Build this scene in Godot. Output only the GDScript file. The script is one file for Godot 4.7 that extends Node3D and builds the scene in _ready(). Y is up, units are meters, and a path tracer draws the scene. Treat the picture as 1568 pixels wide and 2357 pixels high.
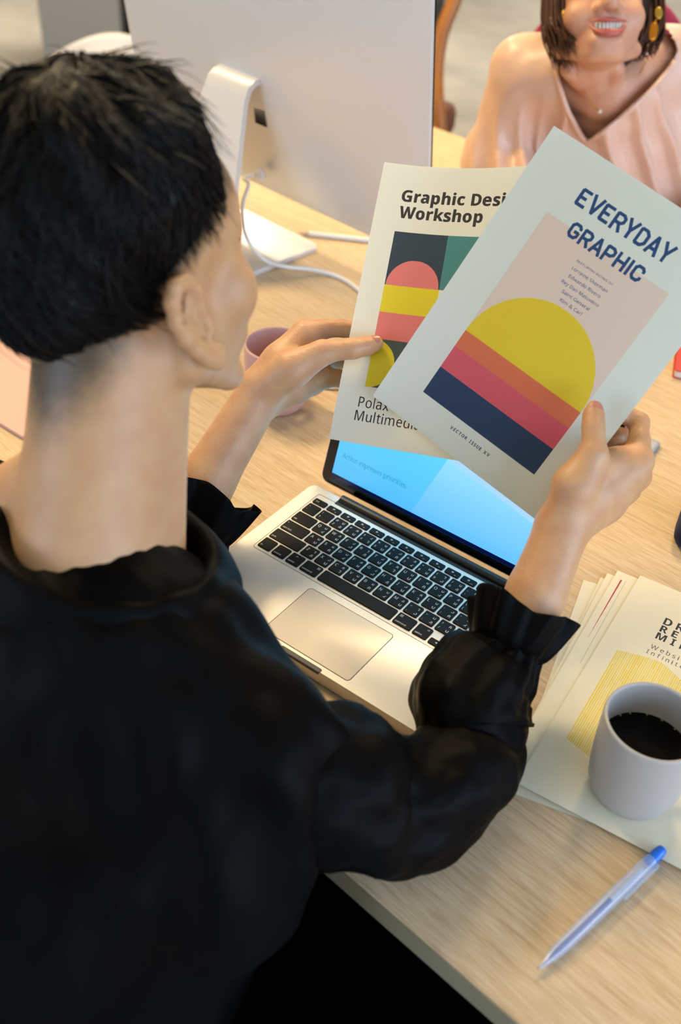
extends Node3D
# ---- camera solved from the laptop keyboard; pixel helpers turn a pixel and a distance into a point
const FOC := 2382.666
const CAM := Vector3(0.399676, 1.502358, 0.675294)
const RX := Vector3(0.797859, 0.052944, -0.600514)
const RY := Vector3(0.419848, -0.763637, 0.490496)
const RZ := Vector3(-0.432606, -0.643472, -0.631503)
const DESK := 0.74
const DECK := 0.757
var taken := {}
var M := {}
var rng := RandomNumberGenerator.new()
var fold_noise := FastNoiseLite.new()

func ray(x: float, y: float) -> Vector3:
	return RX * ((x - 784.0) / FOC) + RY * ((y - 1178.5) / FOC) + RZ
func px(x: float, y: float, d: float) -> Vector3:
	return CAM + ray(x, y) * d
func on_y(x: float, y: float, h: float) -> Vector3:
	var r := ray(x, y)
	return CAM + r * ((h - CAM.y) / r.y)

func numbered(called: String) -> String:
	var n: int = taken.get(called, 0)
	taken[called] = n + 1
	return called if n == 0 else "%s_%03d" % [called, n]
func tag(o: Node3D, label := "", category := "", group := "", kind := ""):
	if label: o.set_meta("label", label)
	if category: o.set_meta("category", category)
	if group: o.set_meta("group", group)
	if kind: o.set_meta("kind", kind)
	return o
func thing(called: String, label: String, category: String, at := Vector3.ZERO, basis_ := Basis.IDENTITY, group := "") -> Node3D:
	var o := Node3D.new()
	o.name = numbered(called)
	add_child(o)
	o.transform = Transform3D(basis_, at)
	tag(o, label, category, group)
	return o
func put(mb, called: String, mat: Material, parent: Node = null, smooth := true) -> MeshInstance3D:
	var o := MeshInstance3D.new()
	o.mesh = mb.done(smooth) if mb is MB else mb
	o.material_override = mat
	o.cast_shadow = GeometryInstance3D.SHADOW_CASTING_SETTING_ON
	if parent == null:
		o.name = numbered(called)
		add_child(o)
	else:
		o.name = called
		parent.add_child(o, true)
	return o
func struct(mb, called: String, mat: Material, smooth := false) -> MeshInstance3D:
	var o := put(mb, called, mat, null, smooth)
	o.set_meta("kind", "structure")
	return o

func mat(c: Color, rough := 0.6, metal := 0.0) -> StandardMaterial3D:
	var m := StandardMaterial3D.new()
	m.albedo_color = c
	m.roughness = rough
	m.metallic = metal
	m.cull_mode = BaseMaterial3D.CULL_DISABLED
	return m
func noise_tex(freq: float, ramp: Array, size := 512, seed_ := 1, fractal := 4, normal := false) -> NoiseTexture2D:
	var n := FastNoiseLite.new()
	n.seed = seed_
	n.frequency = freq
	n.noise_type = FastNoiseLite.TYPE_SIMPLEX_SMOOTH
	n.fractal_octaves = fractal
	var t := NoiseTexture2D.new()
	t.width = size
	t.height = size
	t.seamless = true
	t.noise = n
	t.as_normal_map = normal
	if ramp.size() > 0:
		var g := Gradient.new()
		var offs := PackedFloat32Array()
		var cols := PackedColorArray()
		for r in ramp:
			offs.append(r[0])
			cols.append(r[1])
		g.offsets = offs
		g.colors = cols
		t.color_ramp = g
	return t

# ---- mesh builder: vertices, colours, uvs, triangles (clockwise = front)
class MB:
	var v := PackedVector3Array()
	var c := PackedColorArray()
	var uv := PackedVector2Array()
	var ix := PackedInt32Array()
	var has_c := false
	var has_uv := false
	var crease := 0.0
	func vert(p: Vector3, col := Color.WHITE, t := Vector2.ZERO) -> int:
		v.append(p)
		c.append(col)
		uv.append(t)
		return v.size() - 1
	func tri(a: int, b: int, d: int) -> void:
		ix.append(a)
		ix.append(b)
		ix.append(d)
	func quad(a: int, b: int, d: int, e: int) -> void:
		tri(a, b, d)
		tri(a, d, e)
	func add(o: MB, xf := Transform3D.IDENTITY) -> MB:
		var n := v.size()
		for i in o.v.size():
			v.append(xf * o.v[i])
		c.append_array(o.c)
		uv.append_array(o.uv)
		for i in o.ix:
			ix.append(i + n)
		has_c = has_c or o.has_c
		has_uv = has_uv or o.has_uv
		return self
	func normals() -> PackedVector3Array:
		var nn := PackedVector3Array()
		nn.resize(v.size())
		for t in range(0, ix.size(), 3):
			var a := ix[t]
			var b := ix[t + 1]
			var d := ix[t + 2]
			var n := (v[d] - v[a]).cross(v[b] - v[a])
			nn[a] += n
			nn[b] += n
			nn[d] += n
		for i in nn.size():
			nn[i] = nn[i].normalized() if nn[i].length_squared() > 1e-24 else Vector3.UP
		return nn
	func done(smooth := true) -> ArrayMesh:
		var arr := []
		arr.resize(Mesh.ARRAY_MAX)
		if smooth:
			arr[Mesh.ARRAY_VERTEX] = v
			arr[Mesh.ARRAY_NORMAL] = normals()
			arr[Mesh.ARRAY_INDEX] = ix
			if has_c: arr[Mesh.ARRAY_COLOR] = c
			if has_uv: arr[Mesh.ARRAY_TEX_UV] = uv
		else:
			var v2 := PackedVector3Array()
			var n2 := PackedVector3Array()
			var c2 := PackedColorArray()
			var u2 := PackedVector2Array()
			var fn := []
			var at := {}
			for t in range(0, ix.size(), 3):
				var n := (v[ix[t + 2]] - v[ix[t]]).cross(v[ix[t + 1]] - v[ix[t]])
				fn.append(n)
				if crease > 0.0:
					for k in 3:
						var key := Vector3i((v[ix[t + k]] * 20000.0).round())
						if not at.has(key): at[key] = []
						at[key].append(t / 3)
			var lim := cos(crease)
			for t in range(0, ix.size(), 3):
				var n: Vector3 = fn[t / 3].normalized()
				for k in 3:
					var i := ix[t + k]
					var s := n
					if crease > 0.0:
						s = Vector3.ZERO
						for f in at[Vector3i((v[i] * 20000.0).round())]:
							if fn[f].normalized().dot(n) > lim: s += fn[f]
						s = s.normalized() if s.length_squared() > 1e-30 else n
					v2.append(v[i])
					n2.append(s)
					c2.append(c[i])
					u2.append(uv[i])
			arr[Mesh.ARRAY_VERTEX] = v2
			arr[Mesh.ARRAY_NORMAL] = n2
			if has_c: arr[Mesh.ARRAY_COLOR] = c2
			if has_uv: arr[Mesh.ARRAY_TEX_UV] = u2
		var m := ArrayMesh.new()
		m.add_surface_from_arrays(Mesh.PRIMITIVE_TRIANGLES, arr)
		return m

# rounded outline rectangle centred on the origin
func rrect(w: float, h: float, r: float, n := 4) -> PackedVector2Array:
	var o := PackedVector2Array()
	var cs := [Vector2(w / 2 - r, h / 2 - r), Vector2(-w / 2 + r, h / 2 - r), Vector2(-w / 2 + r, -h / 2 + r), Vector2(w / 2 - r, -h / 2 + r)]
	for q in 4:
		for i in n + 1:
			var a := PI / 2 * (q + float(i) / n)
			o.append(cs[q] + Vector2(cos(a), sin(a)) * r)
	return o
# upright extrusion of an outline (x, z) from y0 to y1 with bevelled rims
func slab(outline: PackedVector2Array, y0: float, y1: float, bev := 0.0, segs := 2) -> MB:
	var m := MB.new()
	m.crease = 0.7
	var o := outline
	if not Geometry2D.is_polygon_clockwise(o):
		o = o.duplicate()
		o.reverse()
	var n := o.size()
	var nrm := PackedVector2Array()
	for i in n:
		var e0 := (o[i] - o[(i + n - 1) % n]).normalized()
		var e1 := (o[(i + 1) % n] - o[i]).normalized()
		var b := Vector2(-e0.y - e1.y, e0.x + e1.x)
		b = b.normalized() / maxf(0.35, sqrt((1.0 + e0.dot(e1)) / 2.0))
		nrm.append(b)
	var rings := []
	if bev > 0.0:
		for i in segs + 1:
			var a := PI / 2 * i / segs
			rings.append([y0 + bev * (1 - sin(a)), bev * (1 - cos(a))])
		rings.reverse()
		for i in segs + 1:
			var a := PI / 2 * i / segs
			rings.append([y1 - bev * (1 - sin(a)), bev * (1 - cos(a))])
	else:
		rings = [[y0, 0.0], [y1, 0.0]]
	var sgn := 1.0
	# inward = the side where the polygon centre lies
	var cen := Vector2.ZERO
	for p in o: cen += p / n
	if nrm[0].dot(cen - o[0]) < 0: sgn = -1.0
	for r in rings:
		for i in n:
			var p: Vector2 = o[i] + nrm[i] * sgn * float(r[1])
			m.vert(Vector3(p.x, r[0], p.y))
	for r in rings.size() - 1:
		for i in n:
			var j := (i + 1) % n
			m.quad(r * n + i, r * n + j, (r + 1) * n + j, (r + 1) * n + i)
	var top := PackedVector2Array()
	for i in n: top.append(o[i] + nrm[i] * sgn * float(rings[-1][1]))
	var t := Geometry2D.triangulate_polygon(top)
	var l := (rings.size() - 1) * n
	for k in range(0, t.size(), 3):
		m.tri(l + t[k], l + t[k + 2], l + t[k + 1])
		m.tri(t[k], t[k + 1], t[k + 2])
	fix_out(m)
	return m
# flips all triangles if the closed mesh is inside out
func fix_out(m: MB) -> void:
	var vol := 0.0
	for t in range(0, m.ix.size(), 3):
		vol += m.v[m.ix[t]].dot(m.v[m.ix[t + 1]].cross(m.v[m.ix[t + 2]]))
	if vol > 0.0:
		for t in range(0, m.ix.size(), 3):
			var a := m.ix[t + 1]
			m.ix[t + 1] = m.ix[t + 2]
			m.ix[t + 2] = a
func box(size: Vector3, at := Vector3.ZERO, bev := 0.0) -> MB:
	var m := MB.new()
	var q := rrect(size.x, size.z, minf(bev, minf(size.x, size.z) / 2.1), 2) if bev > 0.0 else PackedVector2Array([Vector2(size.x, size.z) / 2, Vector2(-size.x, size.z) / 2, Vector2(-size.x, -size.z) / 2, Vector2(size.x, -size.z) / 2])
	m.crease = 0.7
	m.add(slab(q, -size.y / 2, size.y / 2, bev, 2), Transform3D(Basis.IDENTITY, at))
	return m
# surface of revolution about y: profile of (radius, height)
func lathe(prof: Array, n := 48) -> MB:
	var m := MB.new()
	for p in prof:
		for i in n:
			var a := TAU * i / n
			m.vert(Vector3(cos(a) * p[0], p[1], sin(a) * p[0]))
	for r in prof.size() - 1:
		for i in n:
			var j := (i + 1) % n
			m.quad(r * n + i, (r + 1) * n + i, (r + 1) * n + j, r * n + j)
	fix_out(m)
	m.crease = 0.6
	return m
# tube along points; radius may be a number or an array; caps closed
func tube(pts: Array, rad, n := 10, caps := true) -> MB:
	var m := MB.new()
	var cnt := pts.size()
	var up := Vector3.UP
	var side := Vector3.ZERO
	for i in cnt:
		var d: Vector3 = (pts[mini(i + 1, cnt - 1)] - pts[maxi(i - 1, 0)]).normalized()
		if i == 0:
			side = d.cross(Vector3.UP if absf(d.y) < 0.9 else Vector3.RIGHT).normalized()
		else:
			side = (side - d * side.dot(d)).normalized()
		up = side.cross(d).normalized()
		var r: float = rad[i] if rad is Array else float(rad)
		for k in n:
			var a := TAU * k / n
			m.vert(pts[i] + side * (cos(a) * r) + up * (sin(a) * r))
	for i in cnt - 1:
		for k in n:
			var j := (k + 1) % n
			m.quad(i * n + k, (i + 1) * n + k, (i + 1) * n + j, i * n + j)
	if caps:
		for e in [0, cnt - 1]:
			var ce := m.vert(pts[e])
			for k in n:
				var j := (k + 1) % n
				if e == 0: m.tri(ce, e * n + k, e * n + j)
				else: m.tri(ce, e * n + j, e * n + k)
	fix_out(m)
	return m
func spline(pts: Array, n := 8) -> Array:
	var o := []
	for i in pts.size() - 1:
		var a: Vector3 = pts[maxi(i - 1, 0)]
		var b: Vector3 = pts[i]
		var d: Vector3 = pts[i + 1]
		var e: Vector3 = pts[mini(i + 2, pts.size() - 1)]
		for k in n:
			o.append(b.cubic_interpolate(d, a, e, float(k) / n))
	o.append(pts[-1])
	return o
func spline1(vals: Array, n := 8) -> Array:
	var o := []
	for i in vals.size() - 1:
		for k in n:
			o.append(cubic_interpolate(vals[i], vals[i + 1], vals[maxi(i - 1, 0)], vals[mini(i + 2, vals.size() - 1)], float(k) / n))
	o.append(vals[-1])
	return o

# ---- smooth blend of tapered bones and ellipsoids on a grid, meshed as surface nets
class Sdf:
	var h: float
	var k: float
	var lo: Vector3
	var nx: int
	var ny: int
	var nz: int
	var s := PackedFloat32Array()
	var bones := []
	var cuts := []
	func _init(cell: float, blend: float) -> void:
		h = cell
		k = blend
	func bone(a: Vector3, ra: float, b: Vector3, rb: float) -> void:
		bones.append([0, a, ra, b, rb])
	func ball(c: Vector3, r: Vector3, bs := Basis.IDENTITY) -> void:
		bones.append([1, c, r, bs])
	func cut_bone(a: Vector3, ra: float, b: Vector3, rb: float) -> void:
		cuts.append([0, a, ra, b, rb])
	func bounds(q: Array) -> AABB:
		if q[0] == 0:
			var r0: float = maxf(q[2], q[4])
			return AABB(q[1], Vector3.ZERO).expand(q[3]).grow(r0)
		var r: Vector3 = q[2]
		return AABB(q[1], Vector3.ZERO).grow(maxf(r.x, maxf(r.y, r.z)))
	func splat(q: Array, sign_cut: bool) -> void:
		var reach := (5.0 * k + h) if not sign_cut else 3.0 * h
		var b := bounds(q).grow(reach)
		var i0 := Vector3i(((b.position - lo) / h).floor()).clamp(Vector3i.ZERO, Vector3i(nx - 1, ny - 1, nz - 1))
		var i1 := Vector3i(((b.end - lo) / h).ceil()).clamp(Vector3i.ZERO, Vector3i(nx - 1, ny - 1, nz - 1))
		var ik := 1.0 / k
		if q[0] == 0:
			var a: Vector3 = q[1]
			var ra: float = q[2]
			var ab: Vector3 = q[3] - a
			var dr: float = q[4] - ra
			var il := 1.0 / maxf(ab.length_squared(), 1e-12)
			for z in range(i0.z, i1.z + 1):
				for y in range(i0.y, i1.y + 1):
					var w := (z * ny + y) * nx
					var p := lo + Vector3(i0.x, y, z) * h - a
					for x in range(i0.x, i1.x + 1):
						var t := clampf(p.dot(ab) * il, 0.0, 1.0)
						var d := (p - ab * t).length() - ra - dr * t
						if d < reach:
							if sign_cut:
								s[w + x] = minf(s[w + x], exp(d * ik))
							else:
								s[w + x] += exp(-maxf(d, -0.05) * ik)
						p.x += h
		else:
			var c: Vector3 = q[1]
			var r: Vector3 = q[2]
			var bs: Basis = q[3]
			var bt := bs.transposed()
			for z in range(i0.z, i1.z + 1):
				for y in range(i0.y, i1.y + 1):
					var w := (z * ny + y) * nx
					for x in range(i0.x, i1.x + 1):
						var p := bt * (lo + Vector3(x, y, z) * h - c)
						var e := p / r
						var l := e.length()
						var g := (e / r).length()
						var d := l * (l - 1.0) / maxf(g, 1e-6) if l > 0.05 else -minf(r.x, minf(r.y, r.z))
						if d < reach:
							s[w + x] += exp(-maxf(d, -0.05) * ik)
	func build() -> MB:
		var b := bounds(bones[0])
		for q in bones: b = b.merge(bounds(q))
		b = b.grow(3.0 * h + 2.0 * k)
		lo = b.position
		nx = int(ceil(b.size.x / h)) + 1
		ny = int(ceil(b.size.y / h)) + 1
		nz = int(ceil(b.size.z / h)) + 1
		s.resize(nx * ny * nz)
		s.fill(1e-9)
		for q in bones: splat(q, false)
		for q in cuts: splat(q, true)
		var ins := PackedByteArray()
		ins.resize(s.size())
		for i in s.size():
			s[i] = log(maxf(s[i], 1e-9))
			if s[i] > 0.0: ins[i] = 1
		var m := MB.new()
		var vid := PackedInt32Array()
		vid.resize(s.size())
		vid.fill(-1)
		var off := [0, 1, nx, nx + 1, nx * ny, nx * ny + 1, nx * ny + nx, nx * ny + nx + 1]
		var pos := [Vector3(0, 0, 0), Vector3(1, 0, 0), Vector3(0, 1, 0), Vector3(1, 1, 0), Vector3(0, 0, 1), Vector3(1, 0, 1), Vector3(0, 1, 1), Vector3(1, 1, 1)]
		var edges := [[0, 1], [2, 3], [4, 5], [6, 7], [0, 2], [1, 3], [4, 6], [5, 7], [0, 4], [1, 5], [2, 6], [3, 7]]
		var o3: int = off[3]
		var o4: int = off[4]
		for z in nz - 1:
			for y in ny - 1:
				var w := (z * ny + y) * nx
				for x in nx - 1:
					var i := w + x
					var cnt := ins[i] + ins[i + 1] + ins[i + nx] + ins[i + o3] + ins[i + o4] + ins[i + o4 + 1] + ins[i + o4 + nx] + ins[i + o4 + o3]
					if cnt == 0 or cnt == 8: continue
					var acc := Vector3.ZERO
					var n := 0
					for e in edges:
						var fa := s[i + off[e[0]]]
						var fb := s[i + off[e[1]]]
						if (fa > 0.0) != (fb > 0.0):
							var t := fa / (fa - fb)
							acc += pos[e[0]].lerp(pos[e[1]], t)
							n += 1
					vid[i] = m.vert(lo + (Vector3(x, y, z) + acc / n) * h)
		var sx := 1
		var sy := nx
		var sz := nx * ny
		for z in range(1, nz - 1):
			for y in range(1, ny - 1):
				var w := (z * ny + y) * nx
				for x in range(1, nx - 1):
					var i := w + x
					var a := ins[i]
					if ins[i + sx] != a:
						put_quad(m, vid[i - sy - sz], vid[i - sz], vid[i], vid[i - sy], a == 1)
					if ins[i + sy] != a:
						put_quad(m, vid[i - sx - sz], vid[i - sx], vid[i], vid[i - sz], a == 1)
					if ins[i + sz] != a:
						put_quad(m, vid[i - sx - sy], vid[i - sy], vid[i], vid[i - sx], a == 1)
		return m
	func put_quad(m: MB, a: int, b: int, c: int, d: int, out: bool) -> void:
		if out: m.quad(a, d, c, b)
		else: m.quad(a, b, c, d)

func _ready() -> void:
	rng.seed = 7
	fold_noise.seed = 3
	fold_noise.frequency = 1.0
	fold_noise.fractal_octaves = 2
	var cam := Camera3D.new()
	cam.name = "camera"
	add_child(cam)
	cam.transform = Transform3D(Basis(RX, -RY, -RZ), CAM)
	cam.near = 0.05
	cam.far = 60.0
	var att := CameraAttributesPhysical.new()
	att.frustum_focal_length = 12.0 * FOC / 1178.5
	att.frustum_focus_distance = 1.05
	att.frustum_near = 0.05
	att.frustum_far = 60.0
	att.exposure_aperture = 2.6
	cam.attributes = att
	cam.current = true
	var we := WorldEnvironment.new()
	we.name = "environment"
	var env := Environment.new()
	env.background_mode = Environment.BG_SKY
	var sky := Sky.new()
	var sm := ProceduralSkyMaterial.new()
	sm.sky_top_color = Color(0.62, 0.74, 0.92)
	sm.sky_horizon_color = Color(0.86, 0.91, 0.98)
	sm.ground_bottom_color = Color(0.45, 0.45, 0.45)
	sm.ground_horizon_color = Color(0.75, 0.78, 0.82)
	sm.sky_energy_multiplier = SKY_E
	sm.ground_energy_multiplier = SKY_E
	sky.sky_material = sm
	env.sky = sky
	env.tonemap_mode = Environment.TONE_MAPPER_LINEAR
	env.tonemap_exposure = EXPO
	env.sdfgi_enabled = true
	env.ssao_enabled = true
	env.ssil_enabled = true
	we.environment = env
	add_child(we)
	make_materials()
	build_room()
	build_lamps()
	build_desk()
	build_laptop()
	build_posters()
	build_monitor()
	build_desk_items()
	build_background()
	build_reader()
	build_colleague()

const SKY_E := 2.6
const EXPO := 0.95
const LAMP_KEY := 8.2
const FILL := 0.42
const COOL := Color(0.93, 1.0, 1.0)
const WARM := Color(1.0, 0.88, 0.68)

func make_materials() -> void:
	M.wood = mat(Color(1, 1, 1), 0.6)
	M.wood.metallic_specular = 0.35
	M.wood.albedo_texture = noise_tex(0.012, [[0.0, Color(0.735, 0.64, 0.51)], [0.35, Color(0.78, 0.69, 0.56)], [0.6, Color(0.805, 0.72, 0.59)], [1.0, Color(0.825, 0.745, 0.62)]], 1024, 5, 5)
	M.wood.uv1_triplanar = true
	M.wood.uv1_scale = Vector3(0.30, 1.0, 11.0)
	M.wood.detail_enabled = true
	M.wood.detail_blend_mode = BaseMaterial3D.BLEND_MODE_MUL
	M.wood.detail_albedo = noise_tex(0.05, [[0.0, Color(0.86, 0.81, 0.75)], [0.45, Color(0.95, 0.93, 0.90)], [0.6, Color(1, 1, 1)], [1.0, Color(1, 1, 1)]], 1024, 9, 3)
	M.wood.detail_uv_layer = BaseMaterial3D.DETAIL_UV_2
	M.wood.uv2_triplanar = true
	M.wood.uv2_scale = Vector3(0.5, 1.0, 20.0)
	M.edge = mat(Color(0.47, 0.44, 0.35), 0.55)
	M.alu = mat(Color(0.80, 0.78, 0.75), 0.38, 0.85)
	M.alu_soft = mat(Color(0.86, 0.84, 0.80), 0.42, 0.55)
	M.black = mat(Color(0.012, 0.012, 0.013), 0.35)
	M.glass_black = mat(Color(0.008, 0.009, 0.012), 0.12)
	M.key = mat(Color(0.022, 0.019, 0.016), 0.5)
	M.key.metallic_specular = 0.3
	M.print_white = mat(Color(0.82, 0.82, 0.80), 0.6)
	M.rubber = mat(Color(0.03, 0.03, 0.032), 0.5)
	M.white = mat(Color(0.86, 0.85, 0.83), 0.4)
	M.white_soft = mat(Color(0.83, 0.82, 0.80), 0.6)
	M.floor = mat(Color(1, 1, 1), 0.22)
	M.floor.albedo_texture = noise_tex(0.006, [[0.0, Color(0.50, 0.49, 0.47)], [0.5, Color(0.60, 0.59, 0.57)], [1.0, Color(0.68, 0.67, 0.64)]], 512, 11, 5)
	M.floor.uv1_triplanar = true
	M.floor.uv1_scale = Vector3(0.4, 0.4, 0.4)
	M.wall = mat(Color(0.82, 0.80, 0.76), 0.85)
	M.ceiling = mat(Color(0.86, 0.85, 0.82), 0.9)
	M.pillar = mat(Color(0.55, 0.55, 0.54), 0.8)
	M.dark = mat(Color(0.05, 0.05, 0.05), 0.7)
	M.imac = mat(Color(0.84, 0.83, 0.81), 0.32, 0.28)
	M.navy_felt = mat(Color(0.02, 0.045, 0.19), 0.95)
	M.navy_felt.rim_enabled = true
	M.navy_felt.rim = 0.4

# ---------------- the room
func build_room() -> void:
	var x0 := -5.2
	var x1 := 3.4
	var z0 := -6.4
	var z1 := 3.6
	var hh := 2.9
	var t := 0.2
	struct(box(Vector3(x1 - x0 + 2 * t, t, z1 - z0 + 2 * t), Vector3((x0 + x1) / 2, -t / 2, (z0 + z1) / 2)), "floor", M.floor)
	struct(box(Vector3(x1 - x0 + 2 * t, t, z1 - z0 + 2 * t), Vector3((x0 + x1) / 2, hh + t / 2, (z0 + z1) / 2)), "ceiling", M.ceiling)
	struct(box(Vector3(t, hh, z1 - z0 + 2 * t), Vector3(x0 - t / 2, hh / 2, (z0 + z1) / 2)), "wall_left", M.wall)
	struct(box(Vector3(x1 - x0, hh, t), Vector3((x0 + x1) / 2, hh / 2, z0 - t / 2)), "wall_back", M.wall)
	# front wall, behind the camera, with a window to the left
	var fw := MB.new()
	var fa := -3.2
	var fb := -0.5
	fw.add(box(Vector3(fa - x0, hh, t), Vector3((fa + x0) / 2, hh / 2, z1 + t / 2)))
	fw.add(box(Vector3(x1 - fb, hh, t), Vector3((fb + x1) / 2, hh / 2, z1 + t / 2)))
	fw.add(box(Vector3(fb - fa, 0.9, t), Vector3((fa + fb) / 2, 0.45, z1 + t / 2)))
	fw.add(box(Vector3(fb - fa, hh - 2.5, t), Vector3((fa + fb) / 2, (hh + 2.5) / 2, z1 + t / 2)))
	struct(fw, "wall_front", M.wall)
	var f2 := MB.new()
	for k in 3:
		f2.add(box(Vector3(0.05, 1.6, 0.06), Vector3(lerpf(fa + 0.025, fb - 0.025, k / 2.0), 1.7, z1 + 0.1)))
	for y in [0.925, 2.475]:
		f2.add(box(Vector3(fb - fa, 0.05, 0.06), Vector3((fa + fb) / 2, y, z1 + 0.1)))
	struct(f2, "window_2", M.white_soft)
	# right wall with a wide window opening behind and beside the camera
	var w := MB.new()
	var a := -2.2
	var b := 3.0
	var s0 := 0.5
	var s1 := 2.65
	w.add(box(Vector3(t, hh, a - z0), Vector3(x1 + t / 2, hh / 2, (a + z0) / 2)))
	w.add(box(Vector3(t, hh, z1 - b), Vector3(x1 + t / 2, hh / 2, (b + z1) / 2)))
	w.add(box(Vector3(t, s0, b - a), Vector3(x1 + t / 2, s0 / 2, (a + b) / 2)))
	w.add(box(Vector3(t, hh - s1, b - a), Vector3(x1 + t / 2, (hh + s1) / 2, (a + b) / 2)))
	struct(w, "wall_right", M.wall)
	var f := MB.new()
	for k in 4:
		f.add(box(Vector3(0.06, s1 - s0, 0.05), Vector3(x1 + 0.1, (s0 + s1) / 2, lerpf(a + 0.025, b - 0.025, k / 3.0))))
	for y in [s0 + 0.025, s1 - 0.025]:
		f.add(box(Vector3(0.06, 0.05, b - a), Vector3(x1 + 0.1, y, (a + b) / 2)))
	struct(f, "window_1", M.white_soft)

func lamp_panel(at: Vector3, size: Vector2, energy: float, col: Color, label: String) -> void:
	var t := thing("ceiling_lamp", label, "lamp", at, Basis.IDENTITY, "ceiling panel lamps")
	put(box(Vector3(size.x + 0.04, 0.05, size.y + 0.04), Vector3(0, 0.035, 0), 0.004), "housing", M.white_soft, t, false)
	var em := mat(Color(0.9, 0.88, 0.84), 0.6)
	em.emission_enabled = true
	em.emission = col
	em.emission_energy_multiplier = 1.5
	put(box(Vector3(size.x, 0.008, size.y), Vector3(0, 0.006, 0)), "lamp_diffuser", em, t, false)
	var l := AreaLight3D.new()
	l.name = "lamp_light"
	l.area_size = size
	l.light_energy = energy
	l.light_color = col
	l.shadow_enabled = true
	l.area_range = 14.0
	t.add_child(l, true)
	l.transform = Transform3D(Basis(Vector3.RIGHT, -PI / 2), Vector3(0, -0.01, 0))

func build_lamps() -> void:
	lamp_panel(Vector3(-1.7, 2.82, -0.5), Vector2(0.6, 0.6), LAMP_KEY, WARM, "warm square ceiling lamp left of the desk")
	lamp_panel(Vector3(-0.5, 2.82, -1.9), Vector2(0.6, 0.6), LAMP_KEY * 0.66, WARM, "warm square ceiling lamp above the far desk side")
	lamp_panel(Vector3(-3.4, 2.82, -3.2), Vector2(0.6, 0.6), LAMP_KEY * 1.3, Color(1.0, 0.93, 0.82), "warm square ceiling lamp over the grey pillar")
	lamp_panel(Vector3(-1.4, 2.82, -4.6), Vector2(0.6, 0.6), LAMP_KEY * 0.7, Color(1.0, 0.97, 0.92), "pale square ceiling lamp over the empty floor")
	lamp_panel(Vector3(1.1, 2.82, 1.5), Vector2(0.9, 0.9), FILL, COOL, "added white fill panel behind the camera by the window")  # unseen fill, added to brighten sides turned to the camera
	lamp_panel(Vector3(-0.7, 2.82, 2.0), Vector2(0.9, 0.9), FILL, COOL, "added white fill panel behind the black office chair")  # second unseen panel, added for neutral fill from behind

# ---------------- the desk
func desk_basis() -> Basis:
	return Basis(Vector3.UP, -atan(0.1026))
func build_desk() -> void:
	var c := Vector3(0.1724, 0.0, 0.2875)
	var t := thing("desk", "large light oak office desk under the laptop and desktop computer", "desk", c, desk_basis())
	var len := 2.5
	var dep := 1.38
	put(box(Vector3(len, 0.0245, dep), Vector3(-0.05, DESK - 0.01225, -dep / 2), 0.0008), "tabletop", M.wood, t, false)
	put(box(Vector3(len, 0.024, 0.0016), Vector3(-0.05, DESK - 0.0128, 0.0006)), "edge_band", M.edge, t, false)
	for sx in [-1, 1]:
		for sz in [0.12, dep - 0.12]:
			put(box(Vector3(0.06, DESK - 0.026, 0.06), Vector3(-0.05 + sx * (len / 2 - 0.1), (DESK - 0.026) / 2, -sz), 0.004), "leg", M.white_soft, t, false)
	put(box(Vector3(len - 0.3, 0.05, 0.03), Vector3(-0.05, DESK - 0.051, -dep / 2), 0.003), "rail", M.white_soft, t, false)

# ---------------- printing helpers: flat letters from font outlines
func font_of(kind: String) -> SystemFont:
	var f := SystemFont.new()
	if kind.begins_with("serif"): f.font_names = PackedStringArray(["Droid Serif"])
	elif kind.begins_with("mono"): f.font_names = PackedStringArray(["Droid Sans Mono"])
	else: f.font_names = PackedStringArray(["Droid Sans"])
	if kind.ends_with("bold"): f.font_weight = 700
	return f
# triangles of a text, 1 unit = cap height, baseline at y = 0, starting at x = 0
func text_tris(text: String, kind := "sans") -> PackedVector2Array:
	var out := PackedVector2Array()
	var cap := text_raw("H", kind)
	var lo := 1e9
	var hi := -1e9
	for p in cap:
		lo = minf(lo, p.y)
		hi = maxf(hi, p.y)
	# the H beside the text fixes the baseline
	var t := text_raw("H" + text, kind)
	var hx := -1e9
	for p in cap: hx = maxf(hx, p.x)
	var clo := 1e9
	for p in cap: clo = minf(clo, p.x)
	var first := 1e9
	for p in t: first = minf(first, p.x)
	var wide := hx - clo
	var base := 1e9
	for p in t:
		if p.x <= first + wide * 1.01: base = minf(base, p.y)
	var x0 := 1e9
	for i in range(0, t.size(), 3):
		var m := (t[i].x + t[i + 1].x + t[i + 2].x) / 3.0
		if m > first + wide * 1.02:
			for k in 3:
				x0 = minf(x0, t[i + k].x)
				out.append(t[i + k])
	for i in out.size():
		out[i] = Vector2(out[i].x - x0, out[i].y - base) / (hi - lo)
	return out
func text_raw(text: String, kind: String) -> PackedVector2Array:
	var tm := TextMesh.new()
	tm.text = text
	tm.font = font_of(kind)
	tm.font_size = 64
	tm.depth = 0.0
	tm.pixel_size = 0.01
	tm.curve_step = 1.0
	var a := tm.get_mesh_arrays()
	var v: PackedVector3Array = a[Mesh.ARRAY_VERTEX]
	var ix: PackedInt32Array = a[Mesh.ARRAY_INDEX] if a[Mesh.ARRAY_INDEX] != null else PackedInt32Array(range(v.size()))
	var nn: PackedVector3Array = a[Mesh.ARRAY_NORMAL]
	var out := PackedVector2Array()
	for i in range(0, ix.size(), 3):
		if nn[ix[i]].z > 0.5:
			for k in 3: out.append(Vector2(v[ix[i + k]].x, v[ix[i + k]].y))
	return out
func width_of(t: PackedVector2Array) -> float:
	var w := 0.0
	for p in t: w = maxf(w, p.x)
	return w
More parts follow.
